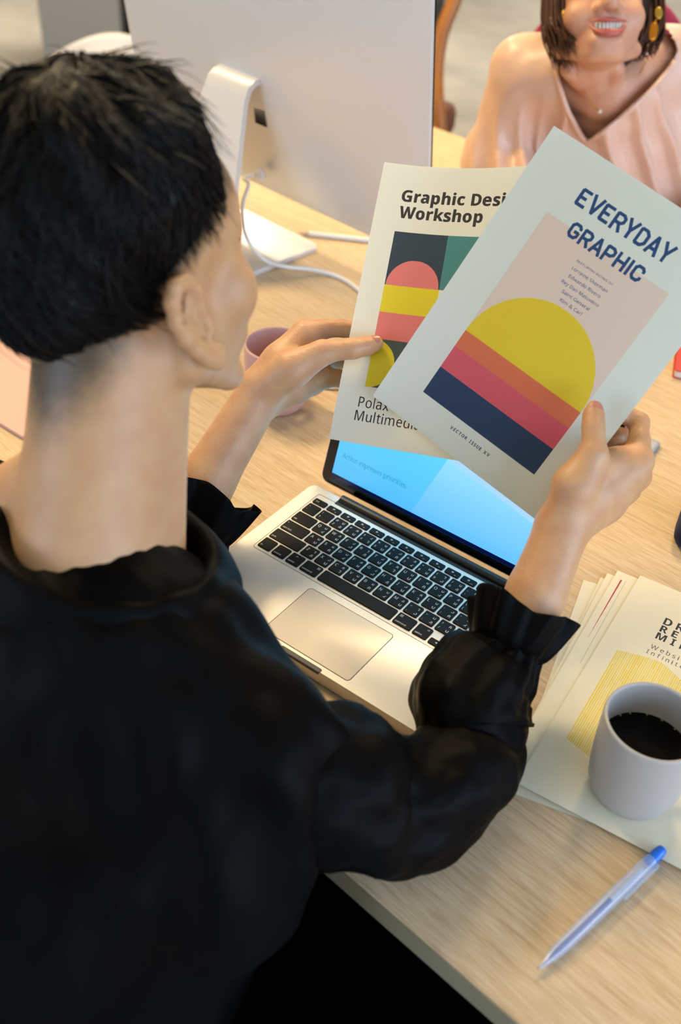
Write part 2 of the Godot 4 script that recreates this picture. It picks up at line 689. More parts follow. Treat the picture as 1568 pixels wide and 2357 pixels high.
# fills triangles (already in pixels) into an image
func ink(img: Image, t: PackedVector2Array, col: Color) -> void:
	var W := img.get_width()
	var H := img.get_height()
	for i in range(0, t.size(), 3):
		var a := t[i]
		var b := t[i + 1]
		var c := t[i + 2]
		var y0 := maxi(0, int(floor(minf(a.y, minf(b.y, c.y)))))
		var y1 := mini(H - 1, int(ceil(maxf(a.y, maxf(b.y, c.y)))))
		for y in range(y0, y1 + 1):
			var yc := y + 0.5
			var xa := 1e9
			var xb := -1e9
			for e in [[a, b], [b, c], [c, a]]:
				var p: Vector2 = e[0]
				var q: Vector2 = e[1]
				if (p.y <= yc) != (q.y <= yc):
					var x := p.x + (q.x - p.x) * (yc - p.y) / (q.y - p.y)
					xa = minf(xa, x)
					xb = maxf(xb, x)
			if xb >= xa:
				var i0 := maxi(0, int(round(xa)))
				var i1 := mini(W, int(round(xb)))
				if i1 > i0: img.fill_rect(Rect2i(i0, y, i1 - i0, 1), col)
# text into an image laid out in millimetres; returns the width used
func ink_text(img: Image, s: float, text: String, kind: String, x: float, base: float, cap: float, col: Color, wide := 0.0, spacing := 0.0) -> float:
	if spacing > 0.0:
		var cx := x
		for ch in text:
			if ch == " ":
				cx += cap * 0.4 + spacing
			else:
				cx += ink_text(img, s, ch, kind, cx, base, cap, col) + spacing
		return cx - x
	var t := text_tris(text, kind)
	var w := width_of(t) * cap
	var sx := wide / w if wide > 0.0 else 1.0
	var o := PackedVector2Array()
	for p in t: o.append(Vector2(x + p.x * cap * sx, base - p.y * cap) * s)
	ink(img, o, col)
	return w * sx
# stroke lettering (condensed rounded capitals): list of polylines in a 1 x 1 box
func stroke_tris(lines: Array, w: float) -> PackedVector2Array:
	var o := PackedVector2Array()
	for l in lines:
		for i in l.size() - 1:
			var a: Vector2 = l[i]
			var b: Vector2 = l[i + 1]
			var d := (b - a).normalized() * w / 2
			var n := Vector2(-d.y, d.x)
			var e := d if l.size() > 2 else Vector2.ZERO
			var p := [a - d * 0.35 + n, b + d * 0.35 + n, b + d * 0.35 - n, a - d * 0.35 - n]
			if e == Vector2.ZERO: p = [a + n, b + n, b - n, a - n]
			for k in [0, 1, 2, 0, 2, 3]: o.append(p[k])
	return o
func arc(c: Vector2, r: Vector2, a0: float, a1: float, n := 8) -> Array:
	var o := []
	for i in n + 1:
		var a := deg_to_rad(lerpf(a0, a1, float(i) / n))
		o.append(c + Vector2(cos(a) * r.x, sin(a) * r.y))
	return o

# ---------------- the laptop (keyboard coordinates in mm: u to the right, v towards the user)
func kb(u: float, v: float, y := 0.0) -> Vector3:
	return Vector3((u - 137.75) / 1000.0, y, (v - 38.0) / 1000.0)

func thai(n: int) -> Array:
	# small hooked Thai letter shapes as strokes, y up in a 1 x 1 box
	var loop := arc(Vector2(0.18, 0.22), Vector2(0.14, 0.14), 0, 360, 6)
	match n % 8:
		0: return [loop, [Vector2(0.3, 0.2), Vector2(0.3, 0.8), Vector2(0.5, 0.98), Vector2(0.72, 0.8), Vector2(0.72, 0.0)]]
		1: return [loop, [Vector2(0.05, 0.2), Vector2(0.05, 0.95)], [Vector2(0.3, 0.1), Vector2(0.75, 0.1), Vector2(0.75, 0.95)]]
		2: return [[Vector2(0.1, 0.85), Vector2(0.35, 0.98), Vector2(0.65, 0.85), Vector2(0.65, 0.15), Vector2(0.5, 0.02), Vector2(0.38, 0.15)]]
		3: return [loop, [Vector2(0.05, 0.3), Vector2(0.05, 0.95)], [Vector2(0.32, 0.2), Vector2(0.5, 0.02), Vector2(0.75, 0.2), Vector2(0.75, 0.95)]]
		4: return [[Vector2(0.1, 0.0), Vector2(0.1, 0.7), Vector2(0.35, 0.98), Vector2(0.7, 0.75), Vector2(0.7, 0.0)], [Vector2(0.1, 0.4), Vector2(0.4, 0.45)]]
		5: return [[Vector2(0.1, 0.15), Vector2(0.45, 0.35), Vector2(0.8, 0.9)], [Vector2(0.5, 0.1), Vector2(0.8, 0.1)]]
		6: return [[Vector2(0.2, 0.95), Vector2(0.2, 0.1), Vector2(0.5, 0.35), Vector2(0.8, 0.1), Vector2(0.8, 0.95)]]
	return [loop, [Vector2(0.3, 0.22), Vector2(0.8, 0.22), Vector2(0.8, 0.9), Vector2(0.5, 0.9)]]

func legend_into(m: MB, t: PackedVector2Array, u: float, v: float, s: float, y: float) -> void:
	for i in range(0, t.size(), 3):
		var id := []
		for k in 3: id.append(m.vert(Vector3((u + t[i + k].x * s) / 1000.0, y, (v - t[i + k].y * s) / 1000.0)))
		m.tri(id[0], id[1], id[2])

func build_laptop() -> void:
	var t := thing("laptop", "open silver laptop with black keys and a lit blue screen", "laptop", Vector3(0, 0, 0))
	var zb := -0.0780
	var zf := 0.1450
	var zc := (zb + zf) / 2
	var W := 0.3145
	# base with a well for the keyboard, a thumb notch and a hinge cut
	var body := slab(rrect(W, zf - zb, 0.0105, 6), DESK + 0.0012, DECK, 0.0016, 3)
	var cs := MB.new()
	cs.crease = 0.7
	cs.add(body, Transform3D(Basis.IDENTITY, Vector3(0, 0, zc)))
	put(cs, "body", M.alu_soft, t, false)
	for sx in [-1, 1]:
		for sz in [zb + 0.02, zf - 0.02]:
			put(lathe([[0.0, 0.0], [0.006, 0.0], [0.006, 0.0013], [0.0, 0.0013]], 16), "foot", M.rubber, t, false).position = Vector3(sx * 0.13, DESK, sz)
	# thin light rim of the keyboard field
	var rim := MB.new()
	var ro := rrect(0.2790, 0.1165, 0.003, 4)
	var ri := rrect(0.2778, 0.1153, 0.0026, 4)
	for i in ro.size():
		rim.vert(Vector3(ro[i].x, DECK + 0.0003, ro[i].y))
		rim.vert(Vector3(ri[i].x, DECK + 0.0003, ri[i].y))
	for i in ro.size():
		var j := (i + 1) % ro.size()
		rim.quad(i * 2, j * 2, j * 2 + 1, i * 2 + 1)
	var M_rim := mat(Color(0.60, 0.61, 0.63), 0.4, 0.6)
	put(rim, "keyboard_frame", M_rim, t).position = Vector3(0, 0, (30.2 - 38.0) / 1000.0)
	# trackpad: a thin plate with a dark seam round it
	var seam := MB.new()
	var so := rrect(0.1056, 0.0766, 0.004, 4)
	var si := rrect(0.1046, 0.0756, 0.0035, 4)
	for i in so.size():
		seam.vert(Vector3(so[i].x, DECK + 0.0002, so[i].y))
		seam.vert(Vector3(si[i].x, DECK + 0.0002, si[i].y))
	for i in so.size():
		var j := (i + 1) % so.size()
		seam.quad(i * 2, j * 2, j * 2 + 1, i * 2 + 1)
	var tz := (98.2 + 38.0 - 38.0) / 1000.0
	put(seam, "trackpad_seam", mat(Color(0.16, 0.15, 0.15), 0.6), t).position = Vector3(0, 0, tz)
	put(slab(rrect(0.1046, 0.0756, 0.0035, 4), DECK - 0.0004, DECK + 0.0003, 0.0002, 1), "trackpad", mat(Color(0.80, 0.77, 0.73), 0.33, 0.45), t, false).position = Vector3(0, 0, tz)
	# thumb notch at the front edge
	var notch := slab(rrect(0.050, 0.0052, 0.0024, 4), DECK - 0.0036, DECK + 0.00025, 0.0002, 1)
	put(notch, "thumb_notch", mat(Color(0.30, 0.29, 0.30), 0.45, 0.5), t, false).position = Vector3(0.0005, 0, zf - 0.0024)
	# keys
	var G := 2.6
	var keys := []
	var fn := ["esc", "F1", "F2", "F3", "F4", "F5", "F6", "F7", "F8", "F9", "F10", "F11", "F12", ""]
	for i in 14:
		keys.append([i * 275.5 / 14.0, -15.4 - 4.2, 275.5 / 14.0, 8.9, fn[i], "f"])
	var rows := [
		[["`~", 1.0], ["1!", 1.0], ["2@", 1.0], ["3#", 1.0], ["4$", 1.0], ["5%", 1.0], ["6^", 1.0], ["7&", 1.0], ["8*", 1.0], ["9(", 1.0], ["0)", 1.0], ["-_", 1.0], ["=+", 1.0], ["delete", 1.5]],
		[["tab", 1.5], ["Q", 1.0], ["W", 1.0], ["E", 1.0], ["R", 1.0], ["T", 1.0], ["Y", 1.0], ["U", 1.0], ["I", 1.0], ["O", 1.0], ["P", 1.0], ["[{", 1.0], ["]}", 1.0], ["\\|", 1.0]],
		[["caps lock", 1.75], ["A", 1.0], ["S", 1.0], ["D", 1.0], ["F", 1.0], ["G", 1.0], ["H", 1.0], ["J", 1.0], ["K", 1.0], ["L", 1.0], [";:", 1.0], ["'\"", 1.0], ["return", 1.75]],
		[["shift", 2.25], ["Z", 1.0], ["X", 1.0], ["C", 1.0], ["V", 1.0], ["B", 1.0], ["N", 1.0], ["M", 1.0], [",<", 1.0], [".>", 1.0], ["/?", 1.0], ["shift", 2.25]],
		[["fn", 1.0], ["control", 1.0], ["option", 1.0], ["command", 1.25], ["", 5.0], ["command", 1.25], ["option", 1.0], ["left", 1.0], ["updown", 1.0], ["right", 1.0]]]
	for r in 5:
		var x := 0.0
		for kdef in rows[r]:
			var w: float = kdef[1]
			if r == 4 and kdef[0] in ["left", "right", "updown"]:
				keys.append([x * 19.0, 76.0 + 0.6, w * 19.0, 8.2, kdef[0], "a"])
				if kdef[0] == "updown": keys.append([x * 19.0, 76.0 - 8.4, w * 19.0, 8.2, "up", "a"])
			else:
				keys.append([x * 19.0, r * 19.0 - 8.2, w * 19.0, 16.4, kdef[0], "k"])
			x += w
	var shapes := {}
	var num := 0
	for q in keys:
		var w: float = q[2] - G
		var h: float = q[3]
		var id := "%.1f_%.1f" % [w, h]
		if not shapes.has(id):
			shapes[id] = slab(rrect(w / 1000.0, h / 1000.0, 0.0016, 3), -0.0012, 0.0011, 0.0005, 2).done(false)
		var key := put(shapes[id], "key", M.key, t, false)
		key.position = kb(q[0] + q[2] / 2, q[1] + h / 2, DECK + 0.0002)
		var m := MB.new()
		var y := 0.00114
		var txt: String = q[4]
		if q[5] == "f":
			if txt == "esc": legend_into(m, text_tris("esc"), -5.5, 1.0, 2.2, y)
			elif txt != "":
				legend_into(m, text_tris(txt), 3.0, 3.2, 1.3, y)
				legend_into(m, stroke_tris([arc(Vector2(0.5, 0.5), Vector2(0.4, 0.4), 0, 360, 8), [Vector2(0.1, 0.5), Vector2(0.9, 0.5)]] if num % 2 == 0 else [[Vector2(0, 0.1), Vector2(0.5, 0.5), Vector2(0, 0.9)], [Vector2(0.5, 0.1), Vector2(1.0, 0.5), Vector2(0.5, 0.9)]], 0.22), -1.6, 0.6, 2.4, y)
		elif q[5] == "a":
			var tri := PackedVector2Array([Vector2(-1, 0), Vector2(0.6, 1), Vector2(0.6, -1)])
			if txt == "right": tri = PackedVector2Array([Vector2(1, 0), Vector2(-0.6, -1), Vector2(-0.6, 1)])
			elif txt == "up": tri = PackedVector2Array([Vector2(0, 1), Vector2(1, -0.6), Vector2(-1, -0.6)])
			elif txt == "updown": tri = PackedVector2Array([Vector2(0, -1), Vector2(-1, 0.6), Vector2(1, 0.6)])
			legend_into(m, tri, 0, 0, 1.2, y)
		elif txt.length() > 2:
			var right: bool = q[0] > 190.0 and not txt in ["command", "option"]
			var tt := text_tris(txt)
			var s := 2.05
			legend_into(m, tt, (w / 2 - 2.0 - width_of(tt) * s) if right else -w / 2 + 2.2, h / 2 - 2.4, s, y)
			if txt == "command":
				var lp := []
				for a in [[0.2, 0.2], [0.8, 0.2], [0.2, 0.8], [0.8, 0.8]]: lp.append(arc(Vector2(a[0], a[1]), Vector2(0.18, 0.18), 0, 360, 8))
				for a in [0.38, 0.62]:
					lp.append([Vector2(a, 0.2), Vector2(a, 0.8)])
					lp.append([Vector2(0.2, a), Vector2(0.8, a)])
				legend_into(m, stroke_tris(lp, 0.1), (w / 2 - 5.5) if q[0] < 100 else -w / 2 + 2.4, -2.6, 3.4, y)
			if txt == "option":
				legend_into(m, text_tris("alt"), (w / 2 - 5.0) if q[0] > 100 else -w / 2 + 6.0, -3.6, 1.7, y)
			if txt == "caps lock":
				legend_into(m, stroke_tris([[Vector2(0, 0.5), Vector2(0.9, 0.5)]], 0.9), -w / 2 + 2.4, -3.6, 1.0, y)
		elif txt == "fn":
			legend_into(m, text_tris("fn"), -w / 2 + 2.2, h / 2 - 2.6, 2.05, y)
		elif txt.length() == 2:
			legend_into(m, text_tris(txt.substr(0, 1)), -w / 2 + 2.6, h / 2 - 3.0, 3.0, y)
			legend_into(m, text_tris(txt.substr(1, 1)), -w / 2 + 2.6, -2.0, 2.6, y)
			if num > 15:
				legend_into(m, stroke_tris(thai(num), 0.17), w / 2 - 5.0, h / 2 - 2.6, 3.3, y)
				legend_into(m, stroke_tris(thai(num + 3), 0.17), w / 2 - 5.0, -1.6, 3.0, y)
		elif txt.length() == 1:
			legend_into(m, text_tris(txt, "sans"), -w / 2 + 2.4, -0.6, 3.9, y)
			legend_into(m, stroke_tris(thai(num), 0.17), w / 2 - 5.2, h / 2 - 2.6, 3.5, y)
			legend_into(m, stroke_tris(thai(num * 5 + 2), 0.17), w / 2 - 5.0, -1.4, 2.9, y)
		if m.v.size() > 0:
			var lg := put(m, "legend", M.print_white, key)
			lg.name = "legend"
		num += 1
	# hinge and lid
	var hinge := tube([Vector3(-0.1135, 0, 0), Vector3(0.1135, 0, 0)], 0.0062, 20)
	put(hinge, "hinge", mat(Color(0.035, 0.036, 0.038), 0.4), t).position = Vector3(0, DECK - 0.0005, -0.0740)
	put(box(Vector3(0.231, 0.0012, 0.0150), Vector3(0, DECK + 0.0001, -0.0712)), "hinge_slot", mat(Color(0.025, 0.025, 0.027), 0.45), t, false)
	# lid plane: leans back by about 16 degrees
	var ang := deg_to_rad(16.5)
	var up := Vector3(0, cos(ang), -sin(ang))
	var out := Vector3(0, sin(ang), cos(ang))
	var lid := Node3D.new()
	var lb := slab(rrect(W, 0.2190, 0.0105, 6), 0.0, 0.0052, 0.0012, 2)
	var lidm := put(lb, "lid", M.alu_soft, t, false)
	lid.free()
	# slab y = thickness -> towards the viewer, slab z -> down the lid
	lidm.transform = Transform3D(Basis(Vector3.RIGHT, out, -up), Vector3(0, DECK - 0.0030, -0.0905) + up * 0.1095 - out * 0.0052)
	var bez := put(slab(rrect(W - 0.003, 0.2160, 0.0095, 6), 0.0050, 0.0058, 0.0003, 1), "screen_bezel", M.glass_black, lidm, false)
	var scr := MB.new()
	scr.has_uv = true
	var sw := 0.2862
	var sh := 0.1830
	var y1 := 0.0060
	var z_top := -0.1095 + 0.0250
	var a0 := scr.vert(Vector3(-sw / 2, y1, z_top), Color.WHITE, Vector2(0, 0))
	var a1 := scr.vert(Vector3(sw / 2, y1, z_top), Color.WHITE, Vector2(1, 0))
	var a2 := scr.vert(Vector3(sw / 2, y1, z_top + sh), Color.WHITE, Vector2(1, 1))
	var a3 := scr.vert(Vector3(-sw / 2, y1, z_top + sh), Color.WHITE, Vector2(0, 1))
	scr.quad(a0, a1, a2, a3)
	var sm := mat(Color(0.01, 0.01, 0.012), 0.15)
	sm.emission_enabled = true
	sm.emission = Color.BLACK
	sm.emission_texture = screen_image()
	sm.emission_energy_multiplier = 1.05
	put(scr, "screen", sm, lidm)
	# navy strip under the slide is blue screen glow painted as on the bezel
	var glow := AreaLight3D.new()
	glow.name = "screen_light"
	glow.area_size = Vector2(sw, sh)
	glow.light_color = Color(0.55, 0.82, 1.0)
	glow.light_energy = 0.02
	glow.shadow_enabled = true
	glow.area_range = 6.0
	t.add_child(glow, true)
	var so3: Vector3 = lidm.transform * Vector3(0, 0.0085, z_top + sh / 2)
	glow.transform = Transform3D(Basis(Vector3.RIGHT, up, out).rotated(Vector3.UP, 0.0), so3)
	glow.look_at_from_position(so3, so3 + out, up)

func screen_image() -> ImageTexture:
	var w := 1144
	var h := 732
	var img := Image.create(w, h, false, Image.FORMAT_RGB8)
	# slide: cyan left facet, pale blue right facets, bottom navy strip paints the glow on the bezel
	for y in h:
		for bx in range(0, w, 4):
			var u := bx / 4.0
			var v := y / 4.0 + 10.0
			var c := Color(0.42, 0.87, 1.0).lerp(Color(0.34, 0.76, 1.0), clampf((v - 100.0) / 90.0, 0.0, 1.0))
			if u > 111.0 + (181.0 - v) * 0.325: c = Color(0.62, 0.90, 1.0).lerp(Color(0.42, 0.78, 1.0), clampf((v - 110.0) / 75.0, 0.0, 1.0))
			if v < 112.0 + (u - 134.0) * 0.215 and u > 111.0 + (181.0 - v) * 0.325: c = Color(0.68, 0.87, 1.0)
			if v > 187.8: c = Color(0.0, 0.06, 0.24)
			img.fill_rect(Rect2i(bx, y, 4, 1), c)
	var s := 4.0
	ink_text(img, s, "Action expresses priorities.", "serif", 8.2, 154.6, 5.9, Color(0.13, 0.60, 0.80), 88.0)
	ink_text(img, s, "MAHATMA GANDHI", "sans", 7.8, 164.4, 2.6, Color(0.30, 0.76, 0.96), 35.0)
	return ImageTexture.create_from_image(img)

# ---------------- posters
func paper_mat(img: Image) -> StandardMaterial3D:
	var m := mat(Color(1, 1, 1), 0.75)
	img.generate_mipmaps()
	m.albedo_texture = ImageTexture.create_from_image(img)
	m.backlight_enabled = true
	m.backlight = Color(0.22, 0.22, 0.20)
	return m
func blank(w: int, h: int, c: Color) -> Image:
	var img := Image.create(w, h, false, Image.FORMAT_RGB8)
	img.fill(c)
	return img
func mm_rect(img: Image, s: float, x0: float, y0: float, x1: float, y1: float, c: Color) -> void:
	img.fill_rect(Rect2i(int(round(x0 * s)), int(round(y0 * s)), int(round(x1 * s)) - int(round(x0 * s)), int(round(y1 * s)) - int(round(y0 * s))), c)
func grain(img: Image, amount: float) -> void:
	var r := RandomNumberGenerator.new()
	r.seed = 21
	for i in int(img.get_width() * img.get_height() * 0.25):
		var x := r.randi_range(0, img.get_width() - 1)
		var y := r.randi_range(0, img.get_height() - 1)
		var c := img.get_pixel(x, y)
		var k := 1.0 + r.randf_range(-amount, amount)
		img.set_pixel(x, y, Color(c.r * k, c.g * k, c.b * k))

# a sheet: point(u, v) for u, v in 0..1, front and back faces with real thickness
func sheet(point: Callable, nu: int, nv: int, thick := 0.00025) -> MB:
	var m := MB.new()
	m.has_uv = true
	var eps := 0.002
	for side in 2:
		for j in nv + 1:
			for i in nu + 1:
				var u := float(i) / nu
				var v := float(j) / nv
				var p: Vector3 = point.call(u, v)
				var du: Vector3 = point.call(minf(u + eps, 1.0), v) - point.call(maxf(u - eps, 0.0), v)
				var dv: Vector3 = point.call(u, minf(v + eps, 1.0)) - point.call(u, maxf(v - eps, 0.0))
				var n := dv.cross(du).normalized()
				m.vert(p + n * thick * (0.5 if side == 0 else -0.5), Color.WHITE, Vector2(u, v) if side == 0 else Vector2(0.02, 0.02))
	var off := (nu + 1) * (nv + 1)
	for j in nv:
		for i in nu:
			var a := j * (nu + 1) + i
			m.quad(a, a + 1, a + nu + 2, a + nu + 1)
			m.quad(off + a, off + a + nu + 1, off + a + nu + 2, off + a + 1)
	for i in nu:
		m.quad(i, off + i, off + i + 1, i + 1)
		var b := nv * (nu + 1) + i
		m.quad(b, b + 1, off + b + 1, off + b)
	for j in nv:
		var a := j * (nu + 1)
		m.quad(a, a + nu + 1, off + a + nu + 1, off + a)
		var b := a + nu
		m.quad(b, off + b, off + b + nu + 1, b + nu + 1)
	return m

func build_posters() -> void:
	var s := 4.876
	# --- workshop poster (behind)
	var cream := Color(0.86, 0.84, 0.75)
	var slate := Color(0.135, 0.21, 0.245)
	var salmon := Color(0.84, 0.45, 0.42)
	var yellow := Color(0.84, 0.76, 0.10)
	var teal := Color(0.25, 0.49, 0.47)
	var img := blank(1024, 1448, cream)
	var ik := Color(0.16, 0.13, 0.13)
	var wsc := 90.0 / (width_of(text_tris("Workshop", "sans_bold")) * 12.3)
	for l in [["Graphic Design", 26.5, 39.8], ["Workshop", 27.0, 57.6]]:
		var tw := width_of(text_tris(l[0], "sans_bold")) * 12.3 * wsc
		ink_text(img, s, l[0], "sans_bold", l[1], l[2], 12.3, ik, tw)
		for off in [[0.45, 0.0], [0.2, 0.25], [0.2, -0.2]]: ink_text(img, s, l[0], "sans_bold", l[1] + off[0], l[2] + off[1], 12.3, ik, tw)
	mm_rect(img, s, 26, 72.6, 84, 130, slate)
	mm_rect(img, s, 84, 72.6, 142, 130, teal)
	half_disc(img, s, 55.0, 130.0, 28.0, salmon, 0)
	mm_rect(img, s, 26, 130, 84, 159, yellow)
	mm_rect(img, s, 26, 159, 84, 187.5, salmon)
	mm_rect(img, s, 84, 159, 142, 187.5, slate)
	mm_rect(img, s, 26, 187.5, 84, 238, Color(0.24, 0.30, 0.29))
	half_disc(img, s, 26.0, 213.0, 25.4, yellow, 1)
	mm_rect(img, s, 84, 187.5, 142, 238, teal)
	half_disc(img, s, 113.0, 238.0, 28.0, salmon, 0)
	var psc := 59.5 / (width_of(text_tris("Multimedi", "sans")) * 10.4)
	ink_text(img, s, "Polax", "sans", 22.7, 259.6, 10.4, ik, width_of(text_tris("Polax", "sans")) * 10.4 * psc)
	ink_text(img, s, "Multimedia", "sans", 21.5, 273.8, 10.4, ik, width_of(text_tris("Multimedia", "sans")) * 10.4 * psc)
	grain(img, 0.035)
	var TL := px(885, 373, 1.0725)
	var BL := px(757, 1010, 1.0375)
	var BR := px(1240, 1092, 1.0075)
	var TR := px(1335, 366, 1.03)
	var f := func(u: float, v: float) -> Vector3:
		return TL.lerp(TR, u).lerp(BL.lerp(BR, u), v) + Vector3(0, -0.032 * u * (1 - u) * pow(1 - v, 1.2), 0)
	var p := put(sheet(f, 24, 24), "workshop_poster", paper_mat(img))
	tag(p, "cream sheet reading Graphic Design Workshop held in the left hand", "poster", "printed sheets held up")
	# --- everyday poster (in front)
	var pale := Color(0.81, 0.83, 0.77)
	var navy := Color(0.10, 0.20, 0.32)
	var img2 := blank(1024, 1448, pale)
	mm_rect(img2, s, 40, 64, 174, 264, Color(0.83, 0.75, 0.675))
	half_disc(img2, s, 107.0, 192.5, 66.8, Color(0.84, 0.73, 0.13), 0)
	mm_rect(img2, s, 40, 192.5, 174, 210.5, Color(0.80, 0.41, 0.26))
	mm_rect(img2, s, 40, 210.5, 174, 234.5, Color(0.79, 0.32, 0.36))
	mm_rect(img2, s, 40, 234.5, 174, 264, navy)
	var blue := Color(0.085, 0.24, 0.41)
	var L := letters()
	var x := 56.0
	for ch in "EVERYDAY":
		var w := 11.0
		ink(img2, lettered(L[ch], x, 45.7, w - 0.4, 16.8, 3.0, s), blue)
		x += 12.75
	x = 66.5
	for ch in "GRAPHIC":
		var w := 10.6 if ch != "I" else 3.4
		ink(img2, lettered(L[ch], x, 71.8, w - 0.4, 14.9, 2.9, s), blue)
		x += w + 2.05
	var tl := Color(0.13, 0.25, 0.40)
	ink_text(img2, s, "FEATURING WORKS OF", "sans", 89.0, 85.4, 1.9, tl, 39.5)
	var rows := [["Lorraine Sherman", 89.2, 128.0, 93.2], ["Edwardo Rivero", 91.0, 126.0, 100.4], ["Rey Dan Matuwino", 88.3, 129.4, 107.6], ["Saint General", 94.0, 124.5, 114.8], ["Kim & Carl", 97.2, 121.3, 122.0]]
	for r in rows: ink_text(img2, s, r[0], "sans", r[1], r[3], 3.0, tl, r[2] - r[1])
	ink_text(img2, s, "VECTOR ISSUE XV", "sans_bold", 82.3, 276.6, 3.2, navy, 0.0, 1.05)
	grain(img2, 0.035)
	var o := Vector3(0.0029, 1.1775, -0.2017)
	var U := Vector3(0.2017, -0.0583, -0.0028)
	var V := Vector3(-0.0681, -0.2431, 0.1564)
	var N := V.cross(U).normalized()
	var g := func(u: float, v: float) -> Vector3:
		var q := o + U * u + V * v
		# a faint flex where the thumb presses on the right side
		q += -N * 0.004 * exp(-(pow((u - 0.93) / 0.16, 2.0) + pow((v - 0.72) / 0.16, 2.0)))
		return q
	p = put(sheet(g, 30, 30), "everyday_poster", paper_mat(img2))
	tag(p, "pale sheet reading Everyday Graphic with a yellow half sun, held in the right hand", "poster", "printed sheets held up")

func lettered(lines: Array, x: float, base: float, w: float, h: float, pen: float, s: float) -> PackedVector2Array:
	var o := []
	for l in lines:
		var q := []
		for p in l: q.append(Vector2(x + p.x * w, base - p.y * h) * s)
		o.append(q)
	return stroke_tris(o, pen * s)
func scaled(t: PackedVector2Array, x: float, base: float, w: float, h: float, s: float) -> PackedVector2Array:
	var o := PackedVector2Array()
	for p in t: o.append(Vector2(x + p.x * w, base - p.y * h) * s)
	return o
func half_disc(img: Image, s: float, cx: float, cy: float, r: float, c: Color, way: int) -> void:
	# way 0: dome above cy; way 1: bulge to the right of cx
	for i in int(r * s * (1 if way == 0 else 2)):
		var y := i / s
		if way == 0:
			var w := sqrt(maxf(0.0, r * r - y * y))
			img.fill_rect(Rect2i(int(round((cx - w) * s)), int(round(cy * s)) - i - 1, int(round(2 * w * s)), 1), c)
		else:
			var d := y - r
			var w := sqrt(maxf(0.0, r * r - d * d))
			img.fill_rect(Rect2i(int(round(cx * s)), int(round((cy - r) * s)) + i, int(round(w * s)), 1), c)
# condensed capitals as strokes in a 1 x 1 box, y up
func letters() -> Dictionary:
	var b := 0.1
	var t := 0.9
	var l := 0.1
	var r := 0.9
	var P := func(x, y): return Vector2(x, y)
	return {
		"E": [[P.call(r, t), P.call(l, t), P.call(l, b), P.call(r, b)], [P.call(l, 0.5), P.call(0.75, 0.5)]],
		"V": [[P.call(0.05, 1.0), P.call(0.5, 0.05), P.call(0.95, 1.0)]],
		"R": [[P.call(l, 0.0), P.call(l, t), P.call(0.65, t), P.call(r, 0.78), P.call(r, 0.58), P.call(0.65, 0.44), P.call(l, 0.44)], [P.call(0.55, 0.44), P.call(0.92, 0.0)]],
		"Y": [[P.call(0.05, 1.0), P.call(0.5, 0.42), P.call(0.95, 1.0)], [P.call(0.5, 0.46), P.call(0.5, 0.0)]],
		"D": [[P.call(l, b), P.call(l, t), P.call(0.6, t), P.call(r, 0.72), P.call(r, 0.28), P.call(0.6, b), P.call(l, b), P.call(l, 0.3)]],
		"A": [[P.call(0.05, 0.0), P.call(0.5, 0.97), P.call(0.95, 0.0)], [P.call(0.22, 0.3), P.call(0.78, 0.3)]],
		"G": [[P.call(r, 0.7), P.call(r, 0.76), P.call(0.7, t), P.call(0.3, t), P.call(l, 0.75), P.call(l, 0.25), P.call(0.3, b), P.call(0.7, b), P.call(r, 0.25), P.call(r, 0.46), P.call(0.5, 0.46)]],
		"P": [[P.call(l, 0.0), P.call(l, t), P.call(0.65, t), P.call(r, 0.76), P.call(r, 0.56), P.call(0.65, 0.42), P.call(l, 0.42)]],
		"H": [[P.call(l, 0.0), P.call(l, 1.0)], [P.call(r, 0.0), P.call(r, 1.0)], [P.call(l, 0.5), P.call(r, 0.5)]],
		"I": [[P.call(0.5, 0.0), P.call(0.5, 1.0)]],
		"C": [[P.call(r, 0.66), P.call(r, 0.76), P.call(0.7, t), P.call(0.3, t), P.call(l, 0.75), P.call(l, 0.25), P.call(0.3, b), P.call(0.7, b), P.call(r, 0.24), P.call(r, 0.34)]],
	}

# ---------------- the desktop computer, seen from behind
func plane_hit(x: float, y: float, o: Vector3, n: Vector3) -> Vector3:
	var r := ray(x, y)
	return CAM + r * ((o - CAM).dot(n) / r.dot(n))

